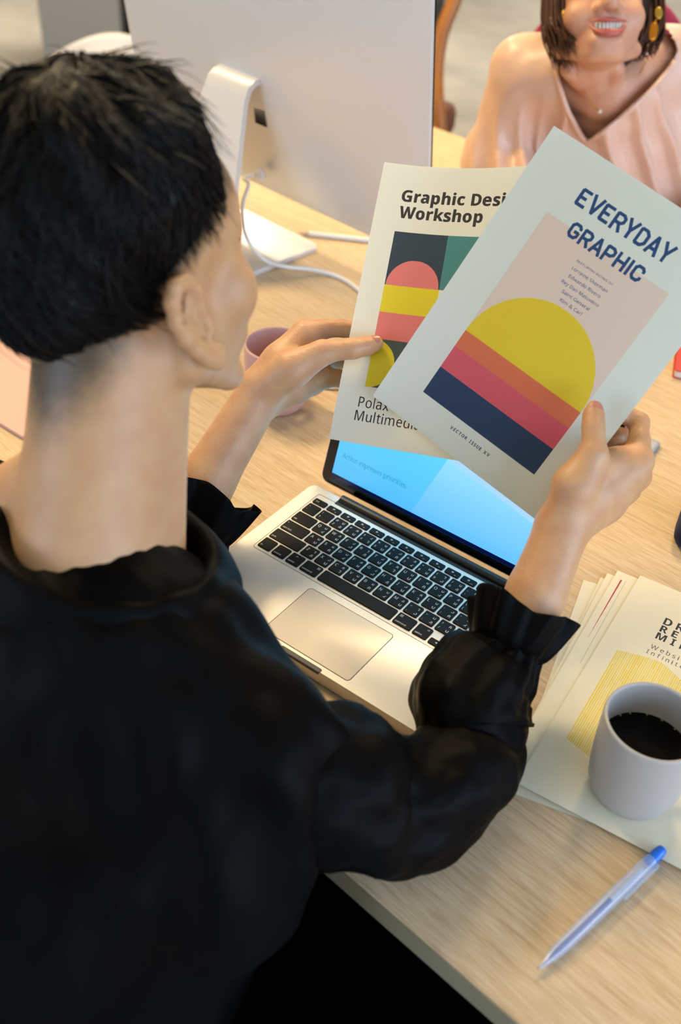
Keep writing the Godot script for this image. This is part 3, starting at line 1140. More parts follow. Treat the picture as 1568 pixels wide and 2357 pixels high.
func build_monitor() -> void:
	var a := on_y(348, 304, DESK + 0.075)
	var b := on_y(985, 599, DESK + 0.075)
	var e := (b - a).normalized()
	var n0 := e.cross(Vector3.UP).normalized()
	if n0.z < 0: n0 = -n0
	var tilt := deg_to_rad(7.6)
	var up := Vector3.UP * cos(tilt) + n0 * sin(tilt)
	var nb := n0 * cos(tilt) - Vector3.UP * sin(tilt)
	var mid := (a + b) / 2
	var wid := 0.65
	var hei := 0.445
	var t := thing("desktop_computer", "large silver all-in-one computer seen from behind on its stand", "computer", Vector3(mid.x, DESK, mid.z))
	var O := Vector3(mid.x, DESK, mid.z)
	var back := func(s: float, q: float) -> float:
		return 0.006 + 0.034 * pow(maxf(0.0, 1.0 - s * s), 0.8) * pow(maxf(0.0, 1.0 - q * q), 0.8)
	var m := MB.new()
	var N := 40
	var K := 30
	# shell: rounded rectangle grid with a domed back
	for j in K + 1:
		for i in N + 1:
			var s := -1.0 + 2.0 * i / N
			var q := -1.0 + 2.0 * j / K
			s = sin(s * PI / 2) * 0.35 + s * 0.65
			q = sin(q * PI / 2) * 0.35 + q * 0.65
			var p := mid - O + e * (s * wid / 2) + up * ((q + 1) * hei / 2)
			m.vert(p + nb * float(back.call(s, q)))
	for j in K:
		for i in N:
			var v0 := j * (N + 1) + i
			m.quad(v0, v0 + N + 1, v0 + N + 2, v0 + 1)
	var edge := m.v.size()
	var loop := []
	for i in N + 1: loop.append(i)
	for j in range(1, K + 1): loop.append(j * (N + 1) + N)
	for i in range(N - 1, -1, -1): loop.append(K * (N + 1) + i)
	for j in range(K - 1, 0, -1): loop.append(j * (N + 1))
	for l in loop: m.vert(m.v[l])
	for l in loop: m.vert(m.v[l] - nb * 0.0055)
	var c := loop.size()
	for i in c:
		var j := (i + 1) % c
		m.quad(edge + i, edge + j, edge + c + j, edge + c + i)
	put(m, "shell", M.imac, t)
	var fr := MB.new()
	fr.crease = 0.6
	fr.add(slab(rrect(wid - 0.001, hei - 0.001, 0.004, 3), -0.0035, 0.0005, 0.0003, 1), Transform3D(Basis(e, nb, -up), mid - O + up * hei / 2))
	put(fr, "front_glass", M.glass_black, t, false)
	# stand: bent metal sheet from the shell down to the foot
	var mo := mid + nb * 0.036
	var T := plane_hit(603, 186, mo, nb)
	var foot_r := on_y(526, 652, DESK)
	var foot_f := on_y(746, 581, DESK)
	var fdir := (foot_f - foot_r).normalized()
	var R := []
	var Wd := []
	R.append(T - nb * 0.012)
	Wd.append(0.086)
	R.append(T + nb * 0.012)
	Wd.append(0.086)
	R.append(T + nb * 0.024 - Vector3.UP * 0.006)
	Wd.append(0.087)
	var low := foot_r + Vector3.UP * 0.03
	var st: Vector3 = T + nb * 0.031 - Vector3.UP * 0.022
	for k in 9:
		R.append(st.lerp(low, k / 8.0))
		Wd.append(lerpf(0.090, 0.178, k / 8.0))
	for k in range(1, 7):
		var an := PI / 2 * k / 6.0
		R.append(low + Vector3.DOWN * (sin(an) * 0.026) + fdir * ((1 - cos(an)) * 0.026))
		Wd.append(lerpf(0.178, 0.186, k / 6.0))
	var sh := MB.new()
	var cols := 8
	for i in R.size():
		var tn: Vector3 = (R[mini(i + 1, R.size() - 1)] - R[maxi(i - 1, 0)]).normalized()
		var nn := e.cross(tn).normalized()
		for side in 2:
			for k in cols + 1:
				sh.vert(R[i] - O - e * (Wd[i] * k / cols) + nn * (0.0045 if side == 0 else -0.0045))
	var row := (cols + 1) * 2
	for i in R.size() - 1:
		for k in cols:
			var v0 := i * row + k
			sh.quad(v0, v0 + 1, v0 + row + 1, v0 + row)
			v0 += cols + 1
			sh.quad(v0, v0 + row, v0 + row + 1, v0 + 1)
		var x0 := i * row
		sh.quad(x0, x0 + row, x0 + row + cols + 1, x0 + cols + 1)
		x0 += cols
		sh.quad(x0, x0 + cols + 1, x0 + row + cols + 1, x0 + row)
	sh.crease = 0.8
	put(sh, "stand_neck", M.imac, t, false)
	var fc := foot_r.lerp(foot_f, 0.5) - e * 0.094 - O
	fc.y = 0
	var foot := MB.new()
	foot.crease = 0.7
	var flen := (foot_f - foot_r).length()
	foot.add(slab(rrect(0.188, flen, 0.012, 5), 0.0004, 0.0085, 0.001, 2), Transform3D(Basis(e, Vector3.UP, e.cross(Vector3.UP)), fc))
	put(foot, "stand_foot", M.imac, t, false)
	# cable hole plate in the neck
	var hp: Vector3 = st.lerp(low, 0.62) - e * 0.075
	var nnk: Vector3 = e.cross((low - st).normalized()).normalized()
	if nnk.dot(nb) < 0: nnk = -nnk
	var pl := MB.new()
	pl.crease = 0.7
	pl.add(slab(rrect(0.052, 0.062, 0.006, 4), 0.004, 0.0055, 0.0004, 1), Transform3D(Basis(e, nnk, e.cross(nnk)), hp - O))
	put(pl, "cable_plate", M.imac, t, false)
	# ventilation slots
	for k in 9:
		var p := plane_hit(lerpf(596.0, 601.0, k / 8.0), lerpf(234.0, 285.0, k / 8.0), mo, nb)
		var sl := MB.new()
		sl.add(box(Vector3(0.024, 0.0026, 0.0024)), Transform3D(Basis(e, up, nb), p - O))
		put(sl, "vent_slot", M.dark, t, false)
	# power cord
	var plug := plane_hit(606, 398, mid + nb * 0.028, nb)
	var pts := [plug, plug + nb * 0.03 - e * 0.012]
	pts.append(px(572, 425, (plug + nb * 0.06 - CAM).dot(RZ)))
	pts.append(px(559, 470, 1.60))
	pts.append(px(560, 520, 1.585))
	pts.append(px(578, 565, 1.585))
	pts.append(on_y(612, 600, DESK + 0.018))
	pts.append(on_y(655, 613, DESK + 0.013))
	pts.append(on_y(715, 620, DESK + 0.006))
	pts.append(on_y(770, 634, DESK + 0.0032))
	pts.append(on_y(810, 655, DESK + 0.0032))
	pts.append(on_y(840, 685, DESK + 0.0032))
	pts.append(on_y(862, 740, DESK + 0.0032))
	pts.append(on_y(850, 800, DESK + 0.0032))
	pts.append(on_y(800, 850, DESK + 0.0032))
	pts.append(on_y(735, 848, DESK + 0.0032))
	pts.append(on_y(690, 858, DESK + 0.0032))
	var cd := thing("power_cord", "white cord curving from the silver computer across the desk", "cord", plug)
	var rel := []
	for p in spline(pts, 8): rel.append(p - plug)
	put(tube(rel, 0.0032, 10), "cable", M.white, cd)
	var pg := MB.new()
	pg.add(lathe([[0.0, 0.0], [0.0100, 0.0], [0.0100, 0.003], [0.0075, 0.0065], [0.004, 0.010], [0.0, 0.010]], 28), Transform3D(Basis(e, nb, e.cross(nb)), nb * 0.004))
	put(pg, "plug", M.white, cd)

# ---------------- small things on the desk
func mug(called: String, label: String, at: Vector3, R: float, H: float, col: Color, handle_dir: float) -> Node3D:
	var t := thing(called, label, "mug", at)
	var w := 0.0038
	var mm := mat(col, 0.38)
	var prof := [[0.0, 0.002], [R * 0.62, 0.002], [R * 0.66, 0.0], [R * 0.72, 0.0008], [R * 0.84, 0.006], [R * 0.92, 0.016], [R * 0.96, 0.032], [R * 0.985, H * 0.6], [R, H - 0.003], [R - 0.0005, H - 0.0010], [R - w / 2, H], [R - w + 0.0005, H - 0.001], [R - w, H - 0.003], [R - w - 0.0005, H * 0.5], [R - w - 0.002, 0.02], [R * 0.7, 0.009], [0.0, 0.008]]
	put(lathe(prof, 64), "cup", mm, t)
	var hp := []
	for k in 13:
		var a := lerpf(-1.35, 1.35, k / 12.0)
		hp.append(Vector3(R * 0.97 + cos(a) * 0.026 - 0.006, H * 0.5 + sin(a) * H * 0.30, 0).rotated(Vector3.UP, handle_dir))
	put(tube(hp, 0.0052, 10), "handle", mm, t)
	return t

func build_desk_items() -> void:
	# paper stack: each sheet on its own
	var sh := [
		["sheet", Vector3(0.2286, 0, 0.1348), Vector2(0.9697, -0.2440), 0.297, 0.21, "bottom sheet of the paper stack, its lower corner sticking out past the others"],
		["sheet", Vector3(0.2167, 0, 0.1217), Vector2(0.9868, -0.162), 0.294, 0.21, "second sheet from the bottom of the paper stack under the grey mug"],
		["sheet", Vector3(0.2135, 0, 0.1155), Vector2(0.9900, -0.140), 0.297, 0.21, "third sheet from the bottom of the paper stack under the grey mug"],
		["sheet", Vector3(0.2117, 0, 0.1084), Vector2(0.9940, -0.1094), 0.299, 0.21, "sheet with a thin red stripe just under the top sheet of the stack"],
		["sheet", Vector3(0.2285, 0, 0.1245), Vector2(0.9966, -0.0823), 0.3223, 0.228, "top sheet of the stack with a yellow lined shape under the grey mug"]]
	var y := DESK + 0.0002
	for i in sh.size():
		var q: Array = sh[i]
		var o: Vector3 = q[1]
		var U := Vector3(q[2].x, 0, q[2].y)
		var V := Vector3(-U.z, 0, U.x)      # away from the reader is -V
		var H: float = q[3]
		var W: float = q[4]
		var y0 := y
		var f := func(u: float, v: float) -> Vector3:
			var edge := 0.0012 * pow(1.0 - v, 6.0) * (0.3 + u) if i == 4 else 0.0
			return o + U * (u * W) - V * ((1.0 - v) * H) + Vector3(0, y0 + edge, 0)
		var img := blank(256, 256, Color(0.87, 0.84, 0.74))
		if i == 3:
			img = blank(1024, 1448, Color(0.87, 0.84, 0.74))
			var s := 4.876
			ink(img, PackedVector2Array([Vector2(7.6, 12.0) * s, Vector2(9.4, 12.0) * s, Vector2(7.6, 118) * s]), Color(0.62, 0.22, 0.26))
			mm_rect(img, s, 13, 10, 13.5, 150, Color(0.70, 0.70, 0.58))
		if i == 4: img = stack_print(W, H)
		if i == 1:
			img = blank(1024, 1448, Color(0.87, 0.84, 0.74))
			mm_rect(img, 4.876, 9.0, 9.0, 9.6, 290, Color(0.72, 0.74, 0.68))
		var p := put(sheet(f, 14, 14, 0.0002), "paper_sheet", paper_mat(img))
		tag(p, q[5], "paper", "sheets in the paper stack")
		y += 0.0007
	var top := y - 0.0004
	# grey mug of coffee
	var mc := on_y(1508, 1665, 0.835)
	var g := mug("coffee_mug", "pale grey mug holding black coffee on the paper stack", Vector3(mc.x, top + 0.0003, mc.z), 0.0425, 0.0955, Color(0.645, 0.63, 0.605), 0.6)
	var cf := mat(Color(0.018, 0.007, 0.003), 0.04)
	cf.metallic_specular = 0.25
	var cof := put(lathe([[0.0, 0.0], [0.0382, 0.0], [0.0384, 0.0008], [0.0378, 0.0003], [0.036, 0.0001], [0.0, 0.0]], 64), "coffee", cf)
	cof.position = Vector3(mc.x, top + 0.058, mc.z)
	tag(cof, "black coffee filling the pale grey mug", "coffee")
	for k in 5:
		var an := [-2.35, -1.95, -1.6, -1.25, -2.6][k] as float
		var bb := put(lathe([[0.0, 0.0], [0.0011, 0.0002], [0.0008, 0.0009], [0.0, 0.0012]], 10), "bubble", mat(Color(0.55, 0.48, 0.38), 0.1), cof)
		bb.position = Vector3(cos(an) * 0.0372, 0.0004, sin(an) * 0.0372)
	# pink mug
	var pc := on_y(640, 790, 0.83)
	mug("pink_mug", "dusty pink mug behind the hand holding the workshop poster", Vector3(pc.x, DESK, pc.z), 0.0425, 0.09, Color(0.76, 0.60, 0.57), 0.6)
	# stylus
	var sa := on_y(686, 535, DESK + 0.0045)
	var sb := on_y(960, 565, DESK + 0.0045)
	var sd := (sb - sa).normalized()
	sb = sa + sd * 0.166
	var sty := thing("stylus", "slim white stylus lying beside the foot of the silver computer", "stylus", sa)
	put(tube([Vector3.ZERO + sd * 0.018, sd * 0.020, sd * 0.160, sd * 0.1645, sd * 0.166], [0.0040, 0.0044, 0.0044, 0.0036, 0.0012], 20), "barrel", M.white, sty)
	put(tube([sd * 0.0, sd * 0.001, sd * 0.010, sd * 0.018], [0.0004, 0.0009, 0.0028, 0.0041], 20), "tip", mat(Color(0.74, 0.66, 0.60), 0.45), sty)
	# pen
	var pa := on_y(1240, 2230, DESK + 0.0062)
	var pb := on_y(1525, 1955, DESK + 0.0062)
	var pd := (pb - pa).normalized()
	var pn := thing("pen", "clear plastic ballpoint pen with a blue button and ink tube on the desk", "pen", pa)
	var clear := mat(Color(0.72, 0.80, 0.92, 0.30), 0.18)
	clear.transparency = BaseMaterial3D.TRANSPARENCY_ALPHA
	var bar := []
	var br := []
	for q in [[0.0, 0.0011], [0.004, 0.0017], [0.012, 0.0036], [0.024, 0.0052], [0.05, 0.0058], [0.110, 0.0060], [0.142, 0.0059], [0.143, 0.0054]]:
		bar.append(pd * q[0])
		br.append(q[1])
	put(tube(bar, br, 24, false), "barrel", clear, pn)
	put(tube([pd * 0.012, pd * 0.022, pd * 0.088], [0.0008, 0.0019, 0.0019], 12), "ink_tube", mat(Color(0.10, 0.17, 0.52), 0.35), pn)
	put(tube([pd * 0.088, pd * 0.130], 0.0019, 12), "refill", mat(Color(0.70, 0.72, 0.76), 0.4), pn)
	put(tube([pd * 0.000, pd * 0.012], [0.0009, 0.0011], 10), "point", mat(Color(0.55, 0.55, 0.56), 0.3, 0.8), pn)
	put(tube([pd * 0.140, pd * 0.1405, pd * 0.154, pd * 0.1585, pd * 0.159], [0.0046, 0.0050, 0.0048, 0.0042, 0.003], 20), "button", mat(Color(0.07, 0.42, 0.86), 0.3), pn)
	var side := pd.cross(Vector3.UP).normalized()
	var clip := MB.new()
	clip.crease = 0.7
	clip.add(box(Vector3(0.0045, 0.0022, 0.046), Vector3(0, 0, 0), 0.0008), Transform3D(Basis(Vector3.UP, side, pd), pd * 0.120 + side * 0.0072))
	clip.add(box(Vector3(0.0045, 0.005, 0.004), Vector3(0, 0, 0), 0.0006), Transform3D(Basis(Vector3.UP, side, pd), pd * 0.141 + side * 0.0058))
	put(clip, "clip", clear, pn, false)
	# grey phone lying behind the right hand
	var gc := on_y(1520, 1027, DESK)
	var g1 := (on_y(1497, 1018, DESK) - gc).normalized()
	var g2 := (on_y(1501, 1045, DESK) - gc).normalized()
	g2 = (g2 - g1 * g1.dot(g2)).normalized()
	var ph := thing("phone", "thin grey phone lying flat on the desk beyond the hand", "phone", gc)
	var pm := MB.new()
	pm.crease = 0.7
	pm.add(slab(rrect(0.14, 0.068, 0.003, 3), 0.0, 0.006, 0.0008, 2), Transform3D(Basis(g1, Vector3.UP, g1.cross(Vector3.UP)), g1 * 0.07 + g2 * 0.034))
	put(pm, "case", mat(Color(0.50, 0.53, 0.57), 0.5), ph, false)
	var pgm := MB.new()
	pgm.add(slab(rrect(0.133, 0.061, 0.002, 3), 0.0058, 0.0062, 0.0, 1), Transform3D(Basis(g1, Vector3.UP, g1.cross(Vector3.UP)), g1 * 0.07 + g2 * 0.034))
	put(pgm, "phone_back", mat(Color(0.58, 0.61, 0.65), 0.35), ph, false)
	# navy pouch at the right edge
	var bc := on_y(1553, 1213, DESK)
	var pou := MB.new()
	var ps := Sdf.new(0.004, 0.006)
	for k in 5:
		var dz := lerpf(-0.035, 0.035, k / 4.0)
		ps.bone(Vector3(0.024, 0.014, dz), 0.014, Vector3(0.11, 0.014, dz), 0.014)
	pou = ps.build()
	var pu := put(pou, "pencil_pouch", M.navy_felt)
	pu.position = Vector3(bc.x - 0.008, DESK, bc.z - 0.005)
	pu.rotation.y = 0.2
	tag(pu, "navy blue felt pouch resting on the desk", "pouch")
	# red notebook beyond the poster
	var rc := on_y(1546, 868, DESK)
	var rb := thing("notebook", "red orange notebook lying on the far side of the desk", "notebook", rc, Basis(Vector3.UP, 0.35))
	put(slab(rrect(0.15, 0.21, 0.004, 3), 0.001, 0.011, 0.0004, 1), "pages", mat(Color(0.84, 0.82, 0.76), 0.8), rb, false).position = Vector3(0.078, 0, -0.105)
	put(slab(rrect(0.154, 0.214, 0.005, 3), 0.011, 0.013, 0.0006, 1), "cover", mat(Color(0.72, 0.13, 0.07), 0.55), rb, false).position = Vector3(0.078, 0, -0.105)
	put(slab(rrect(0.154, 0.214, 0.005, 3), 0.0, 0.001, 0.0003, 1), "back_cover", mat(Color(0.72, 0.13, 0.07), 0.55), rb, false).position = Vector3(0.078, 0, -0.105)
	# pink folder beyond the shoulder
	var fa := on_y(-40, 955, DESK)
	var fb := on_y(52, 1012, DESK)
	var fu := (fb - fa).normalized()
	var fo := thing("folder", "pale pink folder lying on the desk beyond the black blouse", "folder", fb)
	var fm := MB.new()
	fm.crease = 0.7
	fm.add(slab(rrect(0.22, 0.12, 0.003, 3), 0.0, 0.005, 0.0006, 1), Transform3D(Basis(fu, Vector3.UP, fu.cross(Vector3.UP)), -fu * 0.108 - fu.cross(Vector3.UP) * 0.06 * (1.0 if fu.cross(Vector3.UP).z > 0 else -1.0)))
	put(fm, "cover", mat(Color(0.80, 0.62, 0.57), 0.6), fo, false)
	# black adapter and its white lead beside the hand
	var ac := on_y(792, 893, DESK)
	var ad := thing("adapter", "small black adapter on the desk behind the workshop poster", "adapter", ac, Basis(Vector3.UP, 0.4))
	put(box(Vector3(0.05, 0.022, 0.03), Vector3(0.026, 0.011, 0), 0.004), "case", M.black, ad, false)
	put(tube(spline([Vector3(0.0, 0.004, 0.004), Vector3(-0.03, 0.0026, 0.01), Vector3(-0.07, 0.0026, -0.01), Vector3(-0.12, 0.0026, -0.02)], 6), 0.0022, 8), "lead", M.white, ad)

func stack_print(W: float, H: float) -> Image:
	var s := 1448.0 / (H * 1000.0)
	var img := blank(int(W * 1000 * s), 1448, Color(0.87, 0.84, 0.74))
	var ik := Color(0.14, 0.15, 0.19)
	ink_text(img, s, "DRI", "sans_bold", 44.5, 57.0, 11.0, ik, 0.0, 5.0)
	ink_text(img, s, "REV", "sans_bold", 44.8, 69.0, 10.0, ik, 0.0, 5.0)
	ink_text(img, s, "MINI", "sans_bold", 44.6, 81.0, 10.0, ik, 0.0, 5.0)
	var i2 := Color(0.30, 0.31, 0.34)
	ink_text(img, s, "Website", "sans", 44.8, 97.0, 6.2, i2, 0.0, 2.6)
	ink_text(img, s, "Infinite C", "sans", 43.6, 106.0, 6.0, i2, 0.0, 2.6)
	# yellow lined lens shape: rows of short strokes
	var r := RandomNumberGenerator.new()
	r.seed = 4
	var yy := Color(0.86, 0.74, 0.16)
	for row in 50:
		var x := 18.5 + row * 2.1
		var top := 119.0 - 10.0 * sin(clampf((x - 18.5) / 104.0, 0, 1) * PI) + maxf(0.0, x - 60.0) * 0.45
		var bot := 252.0 + 10.0 * sin(clampf((x - 18.5) / 104.0, 0, 1) * PI)
		var v := top
		while v < bot:
			var l := r.randf_range(14.0, 70.0)
			var c := yy.lerp(Color(0.87, 0.84, 0.74), r.randf_range(0.0, 0.45))
			mm_rect(img, s, x, v, x + 1.35, minf(v + l, bot), c)
			v += l + r.randf_range(0.2, 0.7)
	return img

# ---------------- things further back
func build_background() -> void:
	M.wood_chair = mat(Color(0.60, 0.38, 0.13), 0.35)
	# grey pillar with a dark gap, far left
	var p0 := px(85, 0, 4.3)
	var p1 := px(272, 0, 4.3)
	var ed := (p1 - p0)
	ed.y = 0
	var pd := ed.normalized()
	var pn := pd.cross(Vector3.UP)
	if pn.z < 0: pn = -pn
	var base := Vector3((p0.x + p1.x) / 2, 0, (p0.z + p1.z) / 2)
	var pw := ed.length()
	var pil := thing("storage_cabinet", "tall plain grey cabinet behind the silver computer", "cabinet", base)
	var pm := MB.new()
	pm.add(box(Vector3(pw, 2.2, 0.4), Vector3(0, 1.1, 0), 0.004), Transform3D(Basis(pd, Vector3.UP, pn), -pn * 0.2))
	put(pm, "body", M.pillar, pil, false)
	var c2 := thing("storage_cabinet", "second grey cabinet beside a dark gap behind the silver computer", "cabinet", base + pd * (pw + 0.045))
	pm = MB.new()
	pm.add(box(Vector3(pw, 2.2, 0.4), Vector3(0, 1.1, 0), 0.004), Transform3D(Basis(pd, Vector3.UP, pn), -pn * 0.23))
	put(pm, "body", mat(Color(0.60, 0.59, 0.57), 0.8), c2, false)
	var bk := thing("gap_shade", "dark board added as the shade in the gap between the two grey cabinets", "panel", base + pd * (pw / 2 + 0.022) - pn * 0.47)  # black board stands in for the shade between the cabinets
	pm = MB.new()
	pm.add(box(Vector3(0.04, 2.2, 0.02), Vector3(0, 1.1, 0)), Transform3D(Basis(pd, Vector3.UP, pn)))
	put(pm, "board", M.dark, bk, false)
	# white chair back behind the head
	shell_chair()
	wood_chair()

func shell_chair() -> void:
	var a := px(186, 112, 3.0)
	var b := px(322, 62, 3.0)
	var ctr := (a + b) / 2
	ctr += (b - a).normalized() * 0.02
	var t := thing("shell_chair", "white shell chair with a bright rim beyond the silver computer", "chair", Vector3(ctr.x, 0, ctr.z), Basis(Vector3.UP, 0.5))
	var top := ctr.y
	var m := MB.new()
	var nu := 20
	var nv := 16
	for side in 2:
		for j in nv + 1:
			for i in nu + 1:
				var u := -1.0 + 2.0 * i / nu
				var v := float(j) / nv
				var y := lerpf(top, 0.44, minf(v * 1.7, 1.0))
				var z := -0.02 + 0.10 * u * u * (1 - v * 0.5)
				if v > 0.588: z += (v - 0.588) / 0.412 * 0.42
				var wv := 0.23 * (1.0 - 0.25 * pow(1 - v, 3.0))
				var yy := y - 0.05 * u * u * (1 - v) + (0.03 * u * u if v > 0.6 else 0.0)
				m.vert(Vector3(u * wv, yy, z + (0.006 if side == 0 else -0.006)))
	var off := (nu + 1) * (nv + 1)
	for j in nv:
		for i in nu:
			var q := j * (nu + 1) + i
			m.quad(q, q + 1, q + nu + 2, q + nu + 1)
			m.quad(off + q, off + q + nu + 1, off + q + nu + 2, off + q + 1)
	for i in nu:
		m.quad(i, off + i, off + i + 1, i + 1)
	put(m, "seat_shell", M.white, t)
	for sx in [-1, 1]:
		for z in [0.02, 0.36]:
			put(tube([Vector3(sx * 0.12, 0.43, z), Vector3(sx * 0.21, 0.0, z + (0.1 if z > 0.1 else -0.1))], [0.014, 0.011], 10), "leg", M.wood_chair, t)

func wood_chair() -> void:
	# armchair with bent wood frame and grey blue cushion, right of the computer
	var d := 2.55
	var o := px(1020, 150, d)
	var t := thing("wooden_armchair", "bent wood armchair with a grey blue cushion beyond the desk", "chair", Vector3(o.x, 0, o.z))
	var O := Vector3(o.x, 0, o.z)
	var f1 := []
	for q in [[1062, -60, 2.52], [1046, 0, 2.54], [1022, 60, 2.56], [1010, 110, 2.58], [1004, 170, 2.60], [1006, 240, 2.62], [1014, 320, 2.66], [1024, 400, 2.72], [1036, 500, 2.8]]:
		f1.append(px(q[0], q[1], q[2]) - O)
	put(tube(spline(f1, 5), 0.019, 12), "front_frame", M.wood_chair, t)
	var f2 := []
	for p in f1: f2.append(p + Vector3(-0.5, 0.0, -0.08))
	put(tube(spline(f2, 5), 0.019, 12), "rear_frame", M.wood_chair, t)
	var cu := MB.new()
	cu.crease = 0.7
	var cc := px(985, 40, 2.62) - O
	cu.add(box(Vector3(0.46, 0.42, 0.09), Vector3(0, 0, 0), 0.03), Transform3D(Basis(Vector3.UP, -0.1).rotated(Vector3.RIGHT, -0.2), cc + Vector3(-0.19, 0.12, -0.02)))
	put(cu, "back_cushion", mat(Color(0.30, 0.36, 0.40), 0.9), t, false)
	var se := MB.new()
	se.crease = 0.7
	se.add(box(Vector3(0.46, 0.10, 0.46), Vector3.ZERO, 0.03), Transform3D(Basis.IDENTITY, px(985, 180, 2.66) - O + Vector3(-0.24, -0.16, 0.02)))
	put(se, "seat_cushion", mat(Color(0.42, 0.25, 0.16), 0.8), t, false)
	var arm := []
	for q in [[985, 285, 2.50], [1000, 312, 2.50], [1016, 340, 2.50]]: arm.append(px(q[0], q[1], q[2]) - O)
	put(tube(spline(arm, 4), 0.014, 10), "arm_pad", mat(Color(0.45, 0.26, 0.17), 0.7), t)

# ---------------- the person reading the posters
func P4(q: Array) -> Vector3:
	return px(q[0], q[1], q[2])
func chain(f: Sdf, pts: Array) -> void:
	for i in pts.size() - 1:
		f.bone(P4(pts[i]), pts[i][3], P4(pts[i + 1]), pts[i + 1][3])
func skin_noise(p: Vector3) -> float:
	return fold_noise.get_noise_3d(p.x * 90.0, p.y * 90.0, p.z * 90.0)

func paint_skin(m: MB, base: Color, red: Color) -> void:
	m.has_c = true
	for i in m.v.size():
		var n := fold_noise.get_noise_3d(m.v[i].x * 38.0, m.v[i].y * 38.0, m.v[i].z * 38.0)
		m.c[i] = base.lerp(red, clampf(0.35 + 0.6 * n, 0.0, 1.0))

# nail plate: a curved oval lying on the fingertip
func nail(at: Vector3, along: Vector3, out: Vector3, len: float, wid: float) -> MB:
	var m := MB.new()
	var side := along.cross(out).normalized()
	var n := 10
	for j in n + 1:
		for i in n + 1:
			var a := -1.0 + 2.0 * i / n
			var b := -1.0 + 2.0 * j / n
			var q := Vector2(a * sqrt(1 - b * b / 2), b * sqrt(1 - a * a / 2))
			m.vert(at + side * (q.x * wid) + along * (q.y * len) - out * (q.x * q.x * wid * 0.45 + q.y * q.y * len * 0.12))
	for j in n:
		for i in n:
			var v := j * (n + 1) + i
			m.quad(v, v + 1, v + n + 2, v + n + 1)
	return m

var HC: Vector3
var HB: Basis   # columns: right, up, forward of the head
func hl(a: float, b: float, c: float) -> Vector3:
	return HC + HB * Vector3(a, b, c)

func ring_sweep(path: Array, rad: Array, nth: int, shape: Callable) -> MB:
	# tube whose radius at (t, angle) is rad * shape(t, angle)
	var m := MB.new()
	var cnt := path.size()
	var side := Vector3.ZERO
	for i in cnt:
		var d: Vector3 = (path[mini(i + 1, cnt - 1)] - path[maxi(i - 1, 0)]).normalized()
		if i == 0: side = d.cross(Vector3.UP if absf(d.y) < 0.9 else Vector3.RIGHT).normalized()
		else: side = (side - d * side.dot(d)).normalized()
		var up := side.cross(d).normalized()
		for k in nth:
			var a := TAU * k / nth
			var dir := side * cos(a) + up * sin(a)
			m.vert(path[i] + dir * (float(rad[i]) * float(shape.call(float(i) / (cnt - 1), a, path[i] + dir * rad[i]))))
	for i in cnt - 1:
		for k in nth:
			var j := (k + 1) % nth
			m.quad(i * nth + k, (i + 1) * nth + k, (i + 1) * nth + j, i * nth + j)
	fix_out(m)
	return m
# gathered frill: flaring wavy band with thickness
func frill(a: Vector3, b: Vector3, r0: float, r1: float, waves: float, seed_: float) -> MB:
	var m := MB.new()
	var d := (b - a).normalized()
	var s := d.cross(Vector3.UP).normalized()
	var u := s.cross(d).normalized()
	var nth := 120
	var nt := 12
	for side in 2:
		for j in nt + 1:
			var t := float(j) / nt
			for k in nth:
				var an := TAU * k / nth
				var w := sin(an * waves + seed_ + 1.3 * sin(an * 2.0 + seed_)) + 0.5 * sin(an * (waves * 1.7) + seed_ * 2.0)
				var r := lerpf(r0, r1, pow(t, 0.6)) * (1.0 + 0.10 * w * (0.35 + 0.65 * t)) + (0.0 if side == 0 else -0.0016)
				var ax := (b - a) * (t * (1.0 + 0.14 * sin(an * 3.0 + seed_ * 1.7)))
				m.vert(a + ax + (s * cos(an) + u * sin(an)) * r)
	var off := (nt + 1) * nth
	for j in nt:
		for k in nth:
			var l := (k + 1) % nth
			m.quad(j * nth + k, (j + 1) * nth + k, (j + 1) * nth + l, j * nth + l)
			m.quad(off + j * nth + k, off + j * nth + l, off + (j + 1) * nth + l, off + (j + 1) * nth + k)
	for k in nth:
		var l := (k + 1) % nth
		m.quad(nt * nth + k, off + nt * nth + k, off + nt * nth + l, nt * nth + l)
	return m

